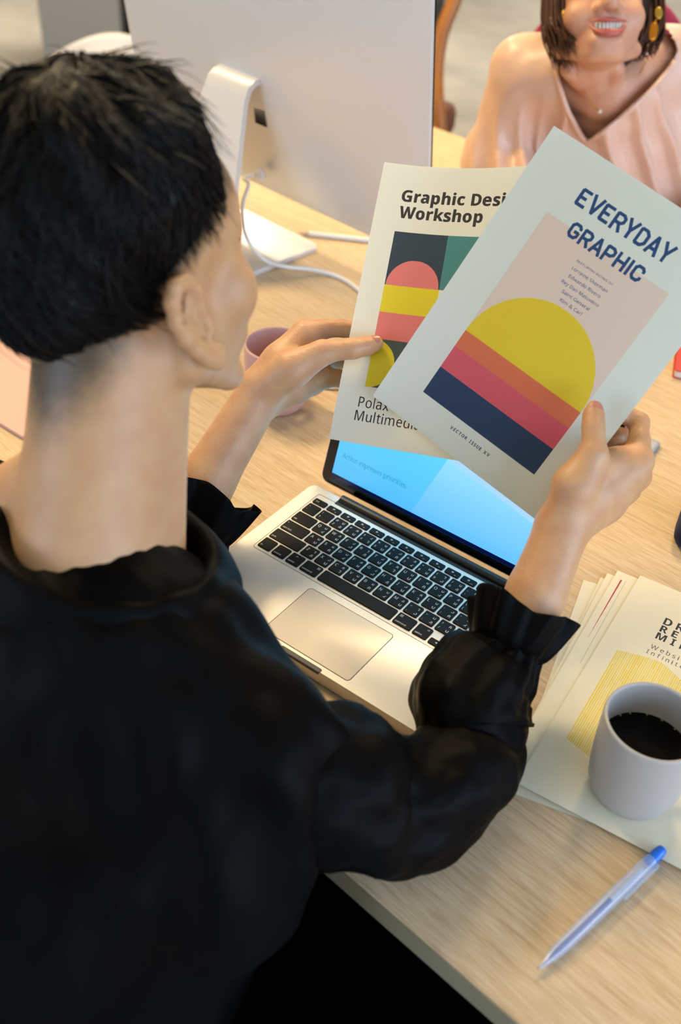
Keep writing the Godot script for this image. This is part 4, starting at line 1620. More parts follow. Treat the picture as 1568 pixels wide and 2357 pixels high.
func build_reader() -> void:
	var skin := mat(Color(1, 1, 1), 0.48)
	skin.vertex_color_use_as_albedo = true
	skin.normal_enabled = true
	skin.normal_texture = noise_tex(0.06, [], 512, 41, 3, true)
	skin.normal_scale = 0.22
	skin.uv1_triplanar = true
	skin.uv1_scale = Vector3(14, 14, 14)
	skin.subsurf_scatter_enabled = true
	skin.subsurf_scatter_strength = 0.10
	M.skin = skin
	var t := thing("person", "person in a black frilled blouse with short dark hair holding two posters", "person")
	# ----- head
	var r2 := Vector3(0.984845, 0.173225, 0.008514)
	var u2 := Vector3(-0.172171, 0.982409, -0.072318)
	var f := Vector3(0.020891, -0.069756, -0.997345)
	HB = Basis(r2, u2, f)
	HC = Vector3(-0.106, 1.146, 0.2235)
	var N := px(205, 1275, 0.775)
	var hd := Sdf.new(0.0042, 0.0045)
	hd.ball(hl(0, 0.045, -0.010), Vector3(0.071, 0.084, 0.092), HB)
	hd.ball(hl(0, 0.040, 0.045), Vector3(0.058, 0.058, 0.045), HB)
	hd.ball(hl(0, -0.025, 0.048), Vector3(0.056, 0.070, 0.044), HB)
	hd.ball(hl(0, -0.03, 0.015), Vector3(0.060, 0.050, 0.05), HB)
	for s in [-1, 1]:
		hd.ball(hl(s * 0.047, -0.012, 0.052), Vector3(0.021, 0.026, 0.022), HB)
		hd.bone(hl(s * 0.054, -0.045, -0.002), 0.012, hl(s * 0.018, -0.092, 0.072), 0.012)
		hd.bone(hl(s * 0.052, -0.02, 0.0), 0.013, hl(s * 0.054, -0.048, 0.0), 0.012)
		hd.bone(hl(s * 0.036, 0.028, 0.070), 0.007, hl(s * 0.012, 0.028, 0.078), 0.007)
		hd.bone(hl(s * 0.012, -0.032, 0.092), 0.006, hl(s * 0.010, -0.034, 0.094), 0.006)
	hd.ball(hl(0, -0.094, 0.080), Vector3(0.018, 0.014, 0.014), HB)
	hd.ball(hl(0, -0.060, 0.078), Vector3(0.028, 0.022, 0.016), HB)
	hd.bone(hl(0, 0.014, 0.082), 0.006, hl(0, -0.028, 0.102), 0.008)
	hd.bone(hl(-0.015, -0.057, 0.091), 0.0055, hl(0.015, -0.057, 0.091), 0.0055)
	hd.bone(hl(-0.013, -0.066, 0.090), 0.006, hl(0.013, -0.066, 0.090), 0.006)
	# neck and the slope towards the shoulders
	var nt := hl(0, -0.045, -0.026)
	hd.bone(nt, 0.053, N, 0.054)
	hd.bone(hl(0.03, -0.045, -0.005), 0.020, N + Vector3(0.03, -0.02, -0.045), 0.018)
	hd.bone(hl(-0.03, -0.045, -0.005), 0.020, N + Vector3(-0.03, -0.02, -0.045), 0.018)
	hd.bone(nt.lerp(N, 0.62), 0.046, px(-20, 1235, 0.85), 0.046)
	hd.bone(nt.lerp(N, 0.9), 0.044, px(400, 1530, 0.79), 0.035)
	hd.bone(N, 0.054, N + Vector3(0.0, -0.14, 0.03), 0.07)
	# right ear, seen from behind
	var es := Sdf.new(0.0021, 0.0016)
	var eo := hl(0.0725, -0.012, -0.006)
	var e_out := (r2 * 0.80 - f * 0.60).normalized()      # the way the flap stands off
	var e_up := (u2 * 0.95 - f * 0.30).normalized()
	var e_fw := (f * 0.80 + r2 * 0.35 + u2 * 0.2).normalized()
	var E := func(a: float, b: float, c := 0.0) -> Vector3: return eo + e_fw * (a * 0.60) + e_up * b + e_out * (0.003 + maxf(0.0, 0.010 - a) * 0.44 + c)
	var rim := [[0.010, 0.010, 0.004], [0.012, 0.024, 0.0044], [0.004, 0.033, 0.0048], [-0.008, 0.034, 0.005], [-0.018, 0.026, 0.0052], [-0.021, 0.012, 0.0054], [-0.019, -0.002, 0.0054], [-0.012, -0.015, 0.0054], [-0.004, -0.026, 0.0058], [0.004, -0.032, 0.0062], [0.010, -0.026, 0.0055]]
	for i in rim.size() - 1:
		es.bone(E.call(rim[i][0], rim[i][1]), rim[i][2], E.call(rim[i + 1][0], rim[i + 1][1]), rim[i + 1][2])
	es.bone(E.call(0.0, 0.024, -0.003), 0.0035, E.call(-0.012, 0.004, -0.002), 0.004)
	es.bone(E.call(-0.012, 0.004, -0.002), 0.004, E.call(0.002, -0.018, -0.002), 0.0045)
	es.bone(E.call(0.0, 0.022, -0.006), 0.004, E.call(-0.008, -0.008, -0.008), 0.006)
	es.bone(E.call(-0.010, 0.012, -0.006), 0.0035, E.call(-0.004, -0.016, -0.006), 0.0045)
	es.bone(E.call(0.011, 0.006, 0.0), 0.0035, E.call(0.010, -0.008, 0.001), 0.004)
	es.cut_bone(E.call(0.003, 0.012, 0.0055), 0.0040, E.call(0.005, -0.008, 0.0050), 0.0044)
	es.cut_bone(E.call(-0.004, 0.027, 0.0052), 0.0022, E.call(-0.015, 0.012, 0.0056), 0.0024)
	var body := hd.build()
	var n_head := body.v.size()
	body.add(es.build())
	# skin colour with the shaved stubble of the undercut
	body.has_c = true
	var base := Color(0.50, 0.290, 0.135)
	var red := Color(0.46, 0.225, 0.105)
	var dark := Color(0.060, 0.043, 0.024)
	for i in body.v.size():
		var p := body.v[i]
		var l := HB.transposed() * (p - HC)
		var n := fold_noise.get_noise_3d(p.x * 40.0, p.y * 40.0, p.z * 40.0)
		var c := base.lerp(red, clampf(0.4 + 0.6 * n, 0.0, 1.0))
		var k := clampf(1.0 - (hairline(l) - l.y) / (0.034 if l.z > -0.03 else 0.052) + 0.12 * skin_noise(p), 0.0, 1.0)
		if i >= n_head or (l - Vector3(0.07, -0.012, -0.004)).length() < 0.026: k = 0.0
		body.c[i] = c.lerp(dark, k * k * (3 - 2 * k) * 0.94)
	# ----- arms and hands
	var hand := Sdf.new(0.0027, 0.0022)
	# left arm (holds the workshop poster)
	var W := [600, 902, 1.062, 0.0235]
	chain(hand, [[405, 1290, 1.045, 0.030], [480, 1100, 1.062, 0.0285], W])
	chain(hand, [[470, 1120, 1.075, 0.026], [612, 905, 1.078, 0.018]])
	chain(hand, [[600, 895, 1.062, 0.022], [650, 835, 1.062, 0.021], [702, 775, 1.066, 0.0165]])
	chain(hand, [[610, 902, 1.072, 0.020], [665, 850, 1.078, 0.020], [715, 800, 1.085, 0.0155]])
	chain(hand, [[618, 915, 1.078, 0.018], [680, 868, 1.087, 0.0165], [724, 834, 1.093, 0.0125]])
	chain(hand, [[622, 920, 1.075, 0.017], [680, 896, 1.08, 0.0145], [742, 868, 1.085, 0.0125]])
	chain(hand, [[615, 890, 1.052, 0.018], [672, 850, 1.040, 0.0190], [742, 812, 1.032, 0.0128]])
	chain(hand, [[742, 812, 1.032, 0.0112], [780, 806, 1.030, 0.0090], [812, 802, 1.029, 0.0096], [846, 796, 1.034, 0.0088], [868, 791, 1.0385, 0.0068]])
	chain(hand, [[706, 766, 1.068, 0.0138], [752, 756, 1.072, 0.0088], [790, 756, 1.077, 0.0082], [845, 762, 1.078, 0.0088], [890, 775, 1.071, 0.0075]])
	chain(hand, [[718, 800, 1.086, 0.0130], [770, 812, 1.092, 0.0095], [812, 820, 1.09, 0.0090], [868, 818, 1.075, 0.0085], [895, 822, 1.068, 0.0078]])
	chain(hand, [[728, 832, 1.095, 0.012], [775, 828, 1.102, 0.0088], [815, 830, 1.095, 0.0082], [870, 838, 1.075, 0.0076]])
	chain(hand, [[742, 868, 1.085, 0.0105], [785, 871, 1.08, 0.0080], [820, 870, 1.07, 0.0074], [850, 866, 1.062, 0.0070]])
	# right arm (holds the everyday poster)
	var ra := Sdf.new(0.0027, 0.0022)
	chain(ra, [[1085, 1740, 0.882, 0.030], [1172, 1500, 0.905, 0.0250], [1235, 1365, 0.915, 0.0260], [1294, 1215, 0.925, 0.0235]])
	chain(ra, [[1180, 1480, 0.912, 0.023], [1305, 1215, 0.937, 0.021]])
	chain(ra, [[1292, 1212, 0.925, 0.0230], [1358, 1135, 0.932, 0.023], [1445, 1080, 0.944, 0.0185], [1466, 1062, 0.947, 0.0150]])
	chain(ra, [[1305, 1210, 0.935, 0.020], [1390, 1140, 0.945, 0.022], [1462, 1095, 0.965, 0.0150]])
	chain(ra, [[1312, 1210, 0.942, 0.018], [1390, 1155, 0.955, 0.019], [1440, 1125, 0.982, 0.0145]])
	chain(ra, [[1318, 1210, 0.948, 0.017], [1380, 1170, 0.965, 0.016], [1415, 1150, 0.993, 0.0130]])
	# thumb
	chain(ra, [[1296, 1200, 0.920, 0.019], [1324, 1118, 0.912, 0.0195], [1366, 1045, 0.908, 0.0125]])
	chain(ra, [[1366, 1045, 0.908, 0.0115], [1367, 1005, 0.910, 0.0084], [1366, 982, 0.9125, 0.0089], [1367, 955, 0.917, 0.0084], [1368, 939, 0.921, 0.0068]])
	# web between thumb and index
	chain(ra, [[1362, 1078, 0.918, 0.016], [1420, 1066, 0.938, 0.014], [1455, 1060, 0.947, 0.013]])
	# fingers closing behind the sheet
	chain(ra, [[1466, 1060, 0.947, 0.0138], [1472, 1015, 0.955, 0.0092], [1472, 972, 0.966, 0.0086], [1436, 952, 0.968, 0.0078], [1400, 960, 0.957, 0.0066]])
	chain(ra, [[1462, 1092, 0.966, 0.0135], [1460, 1040, 0.985, 0.0090], [1438, 1004, 0.990, 0.0084], [1400, 1004, 0.978, 0.0078], [1372, 1014, 0.966, 0.0068]])
	chain(ra, [[1440, 1122, 0.984, 0.0125], [1430, 1070, 1.000, 0.0100], [1405, 1035, 1.000, 0.0092], [1370, 1040, 0.985, 0.0080], [1350, 1055, 0.972, 0.0072]])
	chain(ra, [[1415, 1148, 0.994, 0.0112], [1400, 1100, 1.003, 0.0088], [1375, 1075, 1.0, 0.0080], [1350, 1085, 0.985, 0.0070]])
	var la := hand.build()
	var rr := ra.build()
	for q in [la, rr]: paint_skin(q, Color(0.53, 0.305, 0.150), Color(0.47, 0.225, 0.110))
	body.add(la)
	body.add(rr)
	# hidden upper arms and trunk carry the figure on
	put(body, "body", skin, t)
	var nm := mat(Color(0.72, 0.47, 0.40), 0.28)
	var td := (px(868, 790, 1.0365) - px(838, 796, 1.0325)).normalized()
	put(nail(px(860, 791, 1.0372) + (-RZ - RY * 0.45).normalized() * 0.0096, td, (-RZ - RY * 0.45).normalized(), 0.0070, 0.0054), "thumbnail", nm, t)
	td = (px(1368, 936, 0.920) - px(1366, 975, 0.914)).normalized()
	put(nail(px(1367.5, 947, 0.919) + (-RZ - RY * 0.1).normalized() * 0.0106, td, (-RZ - RY * 0.1).normalized(), 0.0080, 0.0066), "thumbnail", nm, t)
	# eyes and brows
	for k in [-1, 1]:
		face_eye(t, hl(k * 0.030, 0.004, 0.064), r2, u2, f, k)
	# ----- hair
	build_reader_hair(t)
	# ----- blouse
	var cloth := mat(Color(0.009, 0.0085, 0.009), 0.55)
	cloth.metallic_specular = 0.17
	M.cloth = cloth
	var RS := px(600, 1730, 0.768)
	var LS := px(-80, 1150, 0.90)
	var to := Sdf.new(0.0065, 0.014)
	to.bone(LS, 0.045, N + Vector3(-0.01, -0.110, 0.02), 0.056)
	to.bone(RS, 0.042, N + Vector3(0.02, -0.110, 0.02), 0.047)
	to.bone(N + Vector3(0, -0.13, 0.03), 0.078, Vector3(-0.06, 0.62, 0.45), 0.13)
	to.ball(Vector3(-0.055, 0.84, 0.34), Vector3(0.165, 0.16, 0.115), Basis(Vector3.UP, 0.06))
	to.bone(RS + Vector3(-0.02, -0.08, 0.03), 0.07, Vector3(0.03, 0.55, 0.46), 0.11)
	to.bone(LS + Vector3(0.03, -0.06, 0.03), 0.06, Vector3(-0.16, 0.55, 0.46), 0.11)
	to.bone(px(455, 1415, 0.80), 0.028, px(560, 1700, 0.780), 0.045)
	to.bone(px(455, 1415, 0.80), 0.026, px(300, 1440, 0.76), 0.04)
	to.bone(RS, 0.060, px(500, 2020, 0.79), 0.065)
	var torso := to.build()
	var nn := torso.normals()
	var nc := N + Vector3(0, -0.03, 0.01)
	for i in torso.v.size():
		var p := torso.v[i]
		var q := p - nc
		var an := atan2(q.z, q.x)
		var dist := Vector2(q.x, q.z).length()
		var g := sin(an * 17.0 + 2.0 * sin(an * 3.0)) * exp(-absf(-q.y - 0.05) / 0.07) * 0.0035
		g += fold_noise.get_noise_3d(p.x * 14.0, p.y * 6.0, p.z * 14.0) * 0.006
		torso.v[i] = p + nn[i] * g
	var shirt := MB.new()
	shirt.add(torso)
	# right upper sleeve
	var pts := [[500, 1730, 0.775, 0.045], [600, 1775, 0.776, 0.056], [730, 1805, 0.787, 0.061], [850, 1838, 0.815, 0.0575], [955, 1842, 0.830, 0.0535], [1030, 1806, 0.852, 0.0510], [1070, 1730, 0.882, 0.046], [1085, 1640, 0.892, 0.040]]
	shirt.add(sleeve(pts, 1.0, 0))
	# balloon of the right forearm hanging over the elbow
	shirt.add(sleeve([[1182, 1468, 0.906, 0.0285], [1168, 1497, 0.904, 0.0305], [1148, 1524, 0.902, 0.0380], [1118, 1558, 0.898, 0.0470], [1088, 1615, 0.892, 0.0545], [1080, 1668, 0.888, 0.0535], [1086, 1702, 0.885, 0.0480], [1088, 1728, 0.885, 0.0360], [1088, 1738, 0.886, 0.0120]], 2.0, 1))
	shirt.add(frill(px(1166, 1500, 0.903), px(1203, 1405, 0.912), 0.0305, 0.0450, 8.0, 0.6))
	# left sleeve
	shirt.add(sleeve([[-85, 1105, 0.93, 0.046], [-40, 1230, 0.95, 0.056], [200, 1400, 0.985, 0.055], [330, 1390, 1.015, 0.048], [405, 1335, 1.030, 0.043], [440, 1270, 1.050, 0.037], [456, 1232, 1.057, 0.030]], 3.0, 2))
	shirt.add(frill(px(452, 1238, 1.056), px(494, 1138, 1.060), 0.0290, 0.0460, 7.0, 2.1))
	var bl := put(shirt, "blouse", cloth, t)
	put(collar(N), "collar", cloth, bl)
	# trousers, thighs under the desk
	var lg := Sdf.new(0.012, 0.02)
	lg.ball(Vector3(-0.06, 0.52, 0.47), Vector3(0.18, 0.12, 0.15))
	for s in [-1.0, 1.0]:
		var kn := Vector3(0.29, 0.56, 0.14) if s > 0 else Vector3(-0.24, 0.55, 0.06)
		var an := Vector3(0.22, 0.09, 0.10) if s > 0 else Vector3(-0.2, 0.09, 0.10)
		lg.bone(Vector3(-0.05 + s * 0.09, 0.53, 0.46), 0.10, kn, 0.085)
		lg.bone(Vector3(0.02, 0.50, 0.46), 0.09, Vector3(0.10, 0.50, 0.16), 0.08)
		lg.bone(kn, 0.08, an, 0.055)
		lg.bone(an + Vector3(0, -0.04, 0.02), 0.042, an + Vector3(0, -0.055, -0.16), 0.034)
	var tm := mat(Color(0.005, 0.005, 0.006), 0.95)
	tm.metallic_specular = 0.04
	put(lg.build(), "trousers", tm, t)
	build_reader_chair()

func face_eye(t: Node3D, at: Vector3, rr: Vector3, uu: Vector3, ff: Vector3, k: int) -> void:
	var b := Basis(rr, uu, ff)
	var m := MB.new()
	m.add(lathe([[0.0, -0.011], [0.0078, -0.0078], [0.011, 0.0], [0.0078, 0.0078], [0.0, 0.011]], 20), Transform3D(b * Basis.from_scale(Vector3(1.25, 0.55, 1.0)), at))
	put(m, "eyeball", mat(Color(0.80, 0.77, 0.73), 0.2), t)
	m = MB.new()
	m.add(lathe([[0.0, 0.0], [0.0050, 0.0], [0.0044, 0.0014], [0.0, 0.0018]], 16), Transform3D(Basis(rr, ff, -uu), at + ff * 0.0098))
	put(m, "iris", mat(Color(0.06, 0.035, 0.02), 0.15), t)
	var lid := []
	var brow := []
	for i in 9:
		var a := -1.0 + i / 4.0
		lid.append(at + rr * (a * 0.0145) + uu * (0.0062 * (1.0 - a * a) + 0.0006) + ff * (0.0105 - 0.006 * a * a))
		brow.append(at + rr * (a * 0.020 + k * 0.002) + uu * (0.0185 + 0.003 * (1.0 - a * a)) + ff * (0.0085 - 0.008 * a * a))
	put(tube(lid, 0.0013, 6), "eyelash", mat(Color(0.03, 0.02, 0.018), 0.6), t)
	put(tube(brow, [0.0008, 0.0018, 0.0024, 0.0026, 0.0027, 0.0026, 0.0024, 0.0018, 0.0008], 6), "eyebrow", mat(Color(0.05, 0.035, 0.028), 0.7), t)

# three-sided tapered hair strand appended to a mesh
func strand(m: MB, pts: Array, rad: Array) -> void:
	var n0 := m.v.size()
	var d: Vector3 = (pts[-1] - pts[0]).normalized()
	var s := d.cross(Vector3.UP if absf(d.y) < 0.9 else Vector3.RIGHT).normalized()
	var u := s.cross(d)
	var a := s * -0.5 + u * 0.866
	var b := s * -0.5 - u * 0.866
	for i in pts.size():
		var r: float = rad[i]
		m.v.append(pts[i] + s * r)
		m.v.append(pts[i] + a * r)
		m.v.append(pts[i] + b * r)
	for i in pts.size() - 1:
		var q := n0 + i * 3
		for k in 3:
			var l := (k + 1) % 3
			m.quad(q + k, q + 3 + k, q + 3 + l, q + l)

func hairline(l: Vector3) -> float:
	# height of the hair edge round the skull: low at the nape, high over the forehead
	var az := rad_to_deg(atan2(absf(l.x), -(l.z + 0.01)))
	var T := [[0.0, -0.050], [25.0, -0.028], [50.0, 0.002], [67.0, 0.021], [90.0, 0.038], [117.0, 0.062], [150.0, 0.078], [181.0, 0.084]]
	for i in T.size() - 1:
		if az <= T[i + 1][0]: return lerpf(T[i][1], T[i + 1][1], (az - T[i][0]) / (T[i + 1][0] - T[i][0]))
	return 0.08

func sleeve(q: Array, seed_: float, kind: int) -> MB:
	var pa := []
	var ra := []
	for a in q:
		pa.append(P4(a))
		ra.append(a[3])
	var P := spline(pa, 10)
	var R := spline1(ra, 10)
	var sh := func(t: float, an: float, p: Vector3) -> float:
		var k := 1.0
		if kind == 1 or kind == 2:
			var g := 1.0 - t if kind == 1 else t
			k += 0.09 * pow(g, 2.5) * sin(an * 13.0 + seed_ + 1.5 * sin(an * 2.0)) + 0.05 * g * sin(an * 5.0 + 3.0 * t + seed_)
		k += 0.07 * sin(t * 13.0 + 2.0 * sin(an + seed_) + an * 2.0) * (0.5 + 0.5 * sin(an + seed_))
		k += 0.13 * fold_noise.get_noise_3d(p.x * 11.0 + seed_ * 7.0, p.y * 11.0, p.z * 11.0)
		k += 0.05 * fold_noise.get_noise_3d(p.x * 30.0, p.y * 30.0 + seed_, p.z * 30.0)
		return k
	return ring_sweep(P, R, 120, sh)

func collar(N: Vector3) -> MB:
	# soft gathered band round the base of the neck
	var m := MB.new()
	var nth := 140
	var prof := [[0.0, 0.004], [-0.006, 0.012], [-0.003, 0.024], [0.004, 0.034], [0.009, 0.038], [0.015, 0.035], [0.021, 0.026], [0.029, 0.010], [0.034, -0.006], [0.0345, -0.018], [0.030, -0.025], [0.018, -0.026]]
	var c := N + Vector3(0.012, -0.020, -0.008)
	for k in nth:
		var an := TAU * k / nth
		var rx := 0.070
		var rz := 0.068
		var dir := Vector3(cos(an), 0, sin(an))
		var fold := 1.0 + 0.045 * sin(an * 9.0 + 2.0 * sin(an * 2.0)) + 0.07 * sin(an * 3.0 + 1.0)
		var tilt := -0.30 * dir.z * 0.07 + 0.08 * dir.x * 0.07
		for p in prof:
			var rr := Vector3(dir.x * rx, 0, dir.z * rz)
			m.vert(c + rr + dir * (float(p[0]) * fold) + Vector3(0, float(p[1]) * fold + tilt * -1.0, 0))
	var np := prof.size()
	for k in nth:
		var l := (k + 1) % nth
		for i in np - 1:
			m.quad(k * np + i, l * np + i, l * np + i + 1, k * np + i + 1)
	fix_out(m)
	return m

func cap_point(az: float, el: float, lift: float) -> Vector3:
	# scalp to hair volume; az from the back of the head, el up
	var d := Vector3(cos(el) * sin(az), sin(el), -cos(el) * cos(az))
	var sk := Vector3(d.x * 0.0715, 0.045 + d.y * 0.0845, -0.010 + d.z * 0.0925)
	var ha := Vector3(d.x * 0.084, 0.050 + d.y * 0.098, -0.012 + d.z * (0.110 if d.z < 0.0 else 0.100))
	var t := clampf((sk.y - hairline(sk)) / 0.040, 0.0, 1.0)
	t = t * t * (3.0 - 2.0 * t)
	var p := sk.lerp(ha, t)
	var fl := fold_noise.get_noise_3d(az * 2.6 + el * 1.2, el * 1.6, 3.0) * 0.0075 + fold_noise.get_noise_3d(az * 6.5 + el * 2.0, el * 2.2, 9.0) * 0.0045
	return p + d * (lift + 0.0015 + fl * (0.15 + 0.85 * t))

func build_reader_hair(t: Node3D) -> void:
	var hm := mat(Color(0.010, 0.009, 0.009), 0.45)
	hm.metallic_specular = 0.32
	var m := MB.new()
	var na := 140
	var ne := 70
	for j in ne + 1:
		for i in na:
			var p := cap_point(TAU * i / na, lerpf(-1.25, PI / 2 - 0.01, float(j) / ne), 0.0)
			m.vert(hl(p.x, p.y, p.z))
	for j in ne:
		for i in na:
			var k := (i + 1) % na
			var q := HB.transposed() * (m.v[j * na + i] - HC)
			if q.y > hairline(q) - 0.004: m.quad(j * na + i, j * na + k, (j + 1) * na + k, (j + 1) * na + i)
	put(m, "hair", hm, t)
	# locks: tapered strands lying over the volume, tips lifting
	var st := MB.new()
	var r := RandomNumberGenerator.new()
	r.seed = 12
	var made := 0
	while made < 7500:
		var az := r.randf_range(0, TAU)
		var el := asin(r.randf_range(-0.75, 0.998))
		var root := cap_point(az, el, 0.0)
		var above := root.y - hairline(root)
		if above < -0.002: continue
		var turn := 0.55 * sin(az * 3.0 + el * 4.0) + 0.35
		if sin(az) < 0: turn = -turn
		var L := minf(r.randf_range(0.30, 0.70), (maxf(above, 0.0) + 0.005) / 0.085)
		var w := r.randf_range(0.0004, 0.0010) * clampf(above / 0.03, 0.5, 1.0)
		var lift := r.randf_range(-0.001, 0.0035)
		var stray := 1.0 if r.randf() < 0.05 and above > 0.05 else 0.0
		var bend := r.randf_range(-0.5, 0.5)
		var pts := []
		var rad := []
		for s in 6:
			var q := s / 5.0
			var e2 := el - L * q * (0.85 if el > 0.9 else 1.0)
			var a2 := az + L * q * (turn + bend * q) / maxf(0.35, cos(e2))
			var p := cap_point(a2, e2, lift * sin(q * PI) + stray * 0.016 * q * q - 0.0006 * (1.0 - q))
			pts.append(hl(p.x, p.y, p.z))
			rad.append(w * (1.0 - q * q * 0.92))
		strand(st, pts, rad)
		made += 1
	var o := put(st, "hair_locks", hm, t)
	o.set_meta("kind", "stuff")

func build_reader_chair() -> void:
	var t := thing("office_chair", "black office chair under the person in the black blouse", "chair", Vector3(-0.06, 0, 0.45))
	var b := mat(Color(0.015, 0.015, 0.016), 0.7)
	put(slab(rrect(0.48, 0.46, 0.09, 6), 0.34, 0.405, 0.02, 3), "seat", b, t, false)
	put(tube([Vector3(0, 0.34, 0), Vector3(0, 0.08, 0)], 0.028, 16), "post", b, t)
	for k in 5:
		var a := TAU * k / 5.0 + 0.3
		put(tube([Vector3(0, 0.09, 0), Vector3(cos(a) * 0.29, 0.055, sin(a) * 0.29)], [0.022, 0.014], 10), "leg", b, t)
		put(lathe([[0.0, 0.0], [0.022, 0.004], [0.026, 0.022], [0.022, 0.042], [0.0, 0.046]], 16), "castor", b, t).position = Vector3(cos(a) * 0.29, 0, sin(a) * 0.29)

# ---------------- the colleague across the desk
var WO: Vector3
func wl(x: float, y: float, z: float) -> Vector3:
	return WO + RX * x - RY * y - RZ * z

func colleague_bones(s: Sdf, grow: float) -> void:
	for q in [
		[[1400, 205, 1.665, 0.050], [1290, 172, 1.685, 0.044], [1212, 165, 1.71, 0.043]],
		[[1400, 205, 1.665, 0.050], [1510, 150, 1.685, 0.044], [1600, 140, 1.71, 0.044]],
		[[1206, 176, 1.715, 0.046], [1138, 376, 1.82, 0.045], [1290, 530, 1.70, 0.036]],
		[[1610, 150, 1.715, 0.047], [1672, 365, 1.82, 0.045], [1650, 560, 1.76, 0.036]],
		[[1335, 300, 1.775, 0.075], [1350, 560, 2.0, 0.09]],
		[[1475, 300, 1.775, 0.075], [1480, 560, 2.0, 0.09]],
		[[1400, 250, 1.73, 0.075], [1410, 560, 2.0, 0.11]]]:
		for i in q.size() - 1:
			s.bone(P4(q[i]), float(q[i][3]) + grow, P4(q[i + 1]), float(q[i + 1][3]) + grow)

func build_colleague() -> void:
	WO = px(1401, 63, 1.50)
	var cb := Basis(RX, -RY, -RZ)
	var t := thing("person", "smiling person in a blush pink draped blouse seated across the desk", "person")
	var s := Sdf.new(0.0030, 0.0035)
	s.ball(wl(0, 0.085, -0.090), Vector3(0.072, 0.095, 0.092), cb)
	s.ball(wl(0.003, 0.038, -0.054), Vector3(0.059, 0.074, 0.055), cb)
	s.ball(wl(0.0, -0.026, -0.022), Vector3(0.022, 0.014, 0.016), cb)
	s.ball(wl(0.0, -0.008, -0.034), Vector3(0.040, 0.026, 0.028), cb)
	for k in [-1, 1]:
		s.ball(wl(k * 0.034, 0.026, -0.026), Vector3(0.026, 0.026, 0.022), cb)
		s.bone(wl(k * 0.0135, 0.0265, 0.004), 0.0072, wl(k * 0.008, 0.029, 0.007), 0.007)
		s.cut_bone(wl(k * 0.0245, 0.022, 0.0005), 0.0014, wl(k * 0.0335, 0.003, -0.0055), 0.0016)
		s.bone(wl(k * 0.056, -0.002, -0.07), 0.012, wl(k * 0.018, -0.027, -0.026), 0.011)
	s.ball(wl(0, 0.002, -0.022), Vector3(0.030, 0.024, 0.020), cb)
	s.bone(wl(0, 0.075, -0.006), 0.008, wl(0, 0.029, 0.017), 0.0102)
	s.bone(wl(-0.016, -0.016, -0.008), 0.008, wl(0.016, -0.016, -0.008), 0.008)
	s.bone(wl(0, 0.0, -0.112), 0.042, px(1400, 205, 1.71), 0.045)
	s.bone(wl(-0.036, -0.02, -0.095), 0.014, px(1385, 232, 1.665), 0.011)
	s.bone(wl(0.036, -0.02, -0.095), 0.014, px(1412, 232, 1.665), 0.011)
	s.bone(px(1385, 236, 1.66), 0.010, px(1290, 180, 1.675), 0.012)
	s.bone(px(1415, 236, 1.66), 0.010, px(1515, 175, 1.675), 0.012)
	colleague_bones(s, 0.0)
	# parted lips
	s.cut_bone(wl(-0.0215, 0.0035, -0.0045), 0.0028, wl(-0.010, -0.0005, 0.0015), 0.0046)
	s.cut_bone(wl(-0.010, -0.0005, 0.0015), 0.0046, wl(0.010, 0.0, 0.0015), 0.0046)
	s.cut_bone(wl(0.010, 0.0, 0.0015), 0.0046, wl(0.0225, 0.0045, -0.0045), 0.0028)
	# nostrils
	for k in [-1, 1]: s.cut_bone(wl(k * 0.0062, 0.0222, 0.008), 0.0022, wl(k * 0.0055, 0.027, 0.006), 0.002)
	var m := s.build()
	paint_skin(m, Color(0.58, 0.315, 0.19), Color(0.53, 0.235, 0.15))
	put(m, "body", M.skin, t)
	for k in [-1, 1]: face_eye(t, wl(k * 0.0315, 0.079, -0.0135), RX, -RY, -RZ, k)
	# lips
	var lipm := mat(Color(0.68, 0.34, 0.29), 0.34)
	var up := []
	var ur := []
	var lo := []
	var lr := []
	for i in 17:
		var a := -1.0 + i / 8.0
		var smile := 0.0045 * a * a
		var zz := 0.0062 - 0.0085 * a * a
		up.append(wl(a * 0.0270, 0.0088 + smile * 0.15 - 0.0012 * exp(-a * a * 20.0), zz))
		ur.append(lerpf(0.0030, 0.0010, a * a))
		lo.append(wl(a * 0.0262, -0.0112 + smile * 3.3 * absf(a), zz + 0.0005))
		lr.append(lerpf(0.0058, 0.0010, pow(absf(a), 1.8)))
	put(tube(up, ur, 12), "upper_lip", lipm, t)
	put(tube(lo, lr, 12), "lower_lip", lipm, t)
	var te := MB.new()
	for i in 8:
		var a := (i - 3.5) / 4.0
		var w := 0.0046 if absf(a) < 0.3 else 0.0040
		te.add(box(Vector3(w, 0.0100, 0.004), Vector3.ZERO, 0.0012), Transform3D(cb, wl(a * 0.0195, 0.0012 + 0.0022 * a * a, 0.0022 - 0.0075 * a * a)))
	te.crease = 0.8
	put(te, "teeth", mat(Color(0.86, 0.83, 0.78), 0.25), t, false)
	# blouse with an open V neck
	var bs := Sdf.new(0.005, 0.014)
	colleague_bones(bs, 0.0065)
	var bm := bs.build()
	var nn := bm.normals()
	for i in bm.v.size():
		var p := bm.v[i]
		var q := p - WO
		var lx := q.dot(RX)
		var ly := -q.dot(RY)
		var fold := 0.0
		if lx < -0.02:
			# folds hanging from the shoulder seam
			fold = 0.016 * pow(0.5 + 0.5 * sin(lx * 185.0 + ly * 22.0 + 1.0), 2.0) * clampf((-ly - 0.03) / 0.08, 0.0, 1.0)
		else:
			fold = 0.018 * pow(0.5 + 0.5 * sin((lx * 0.75 + ly * 0.66) * 145.0), 3.0) * clampf((-ly - 0.02) / 0.08, 0.0, 1.0)
		fold += 0.005 * fold_noise.get_noise_3d(p.x * 11.0, p.y * 11.0, p.z * 11.0)
		bm.v[i] = p + nn[i] * fold
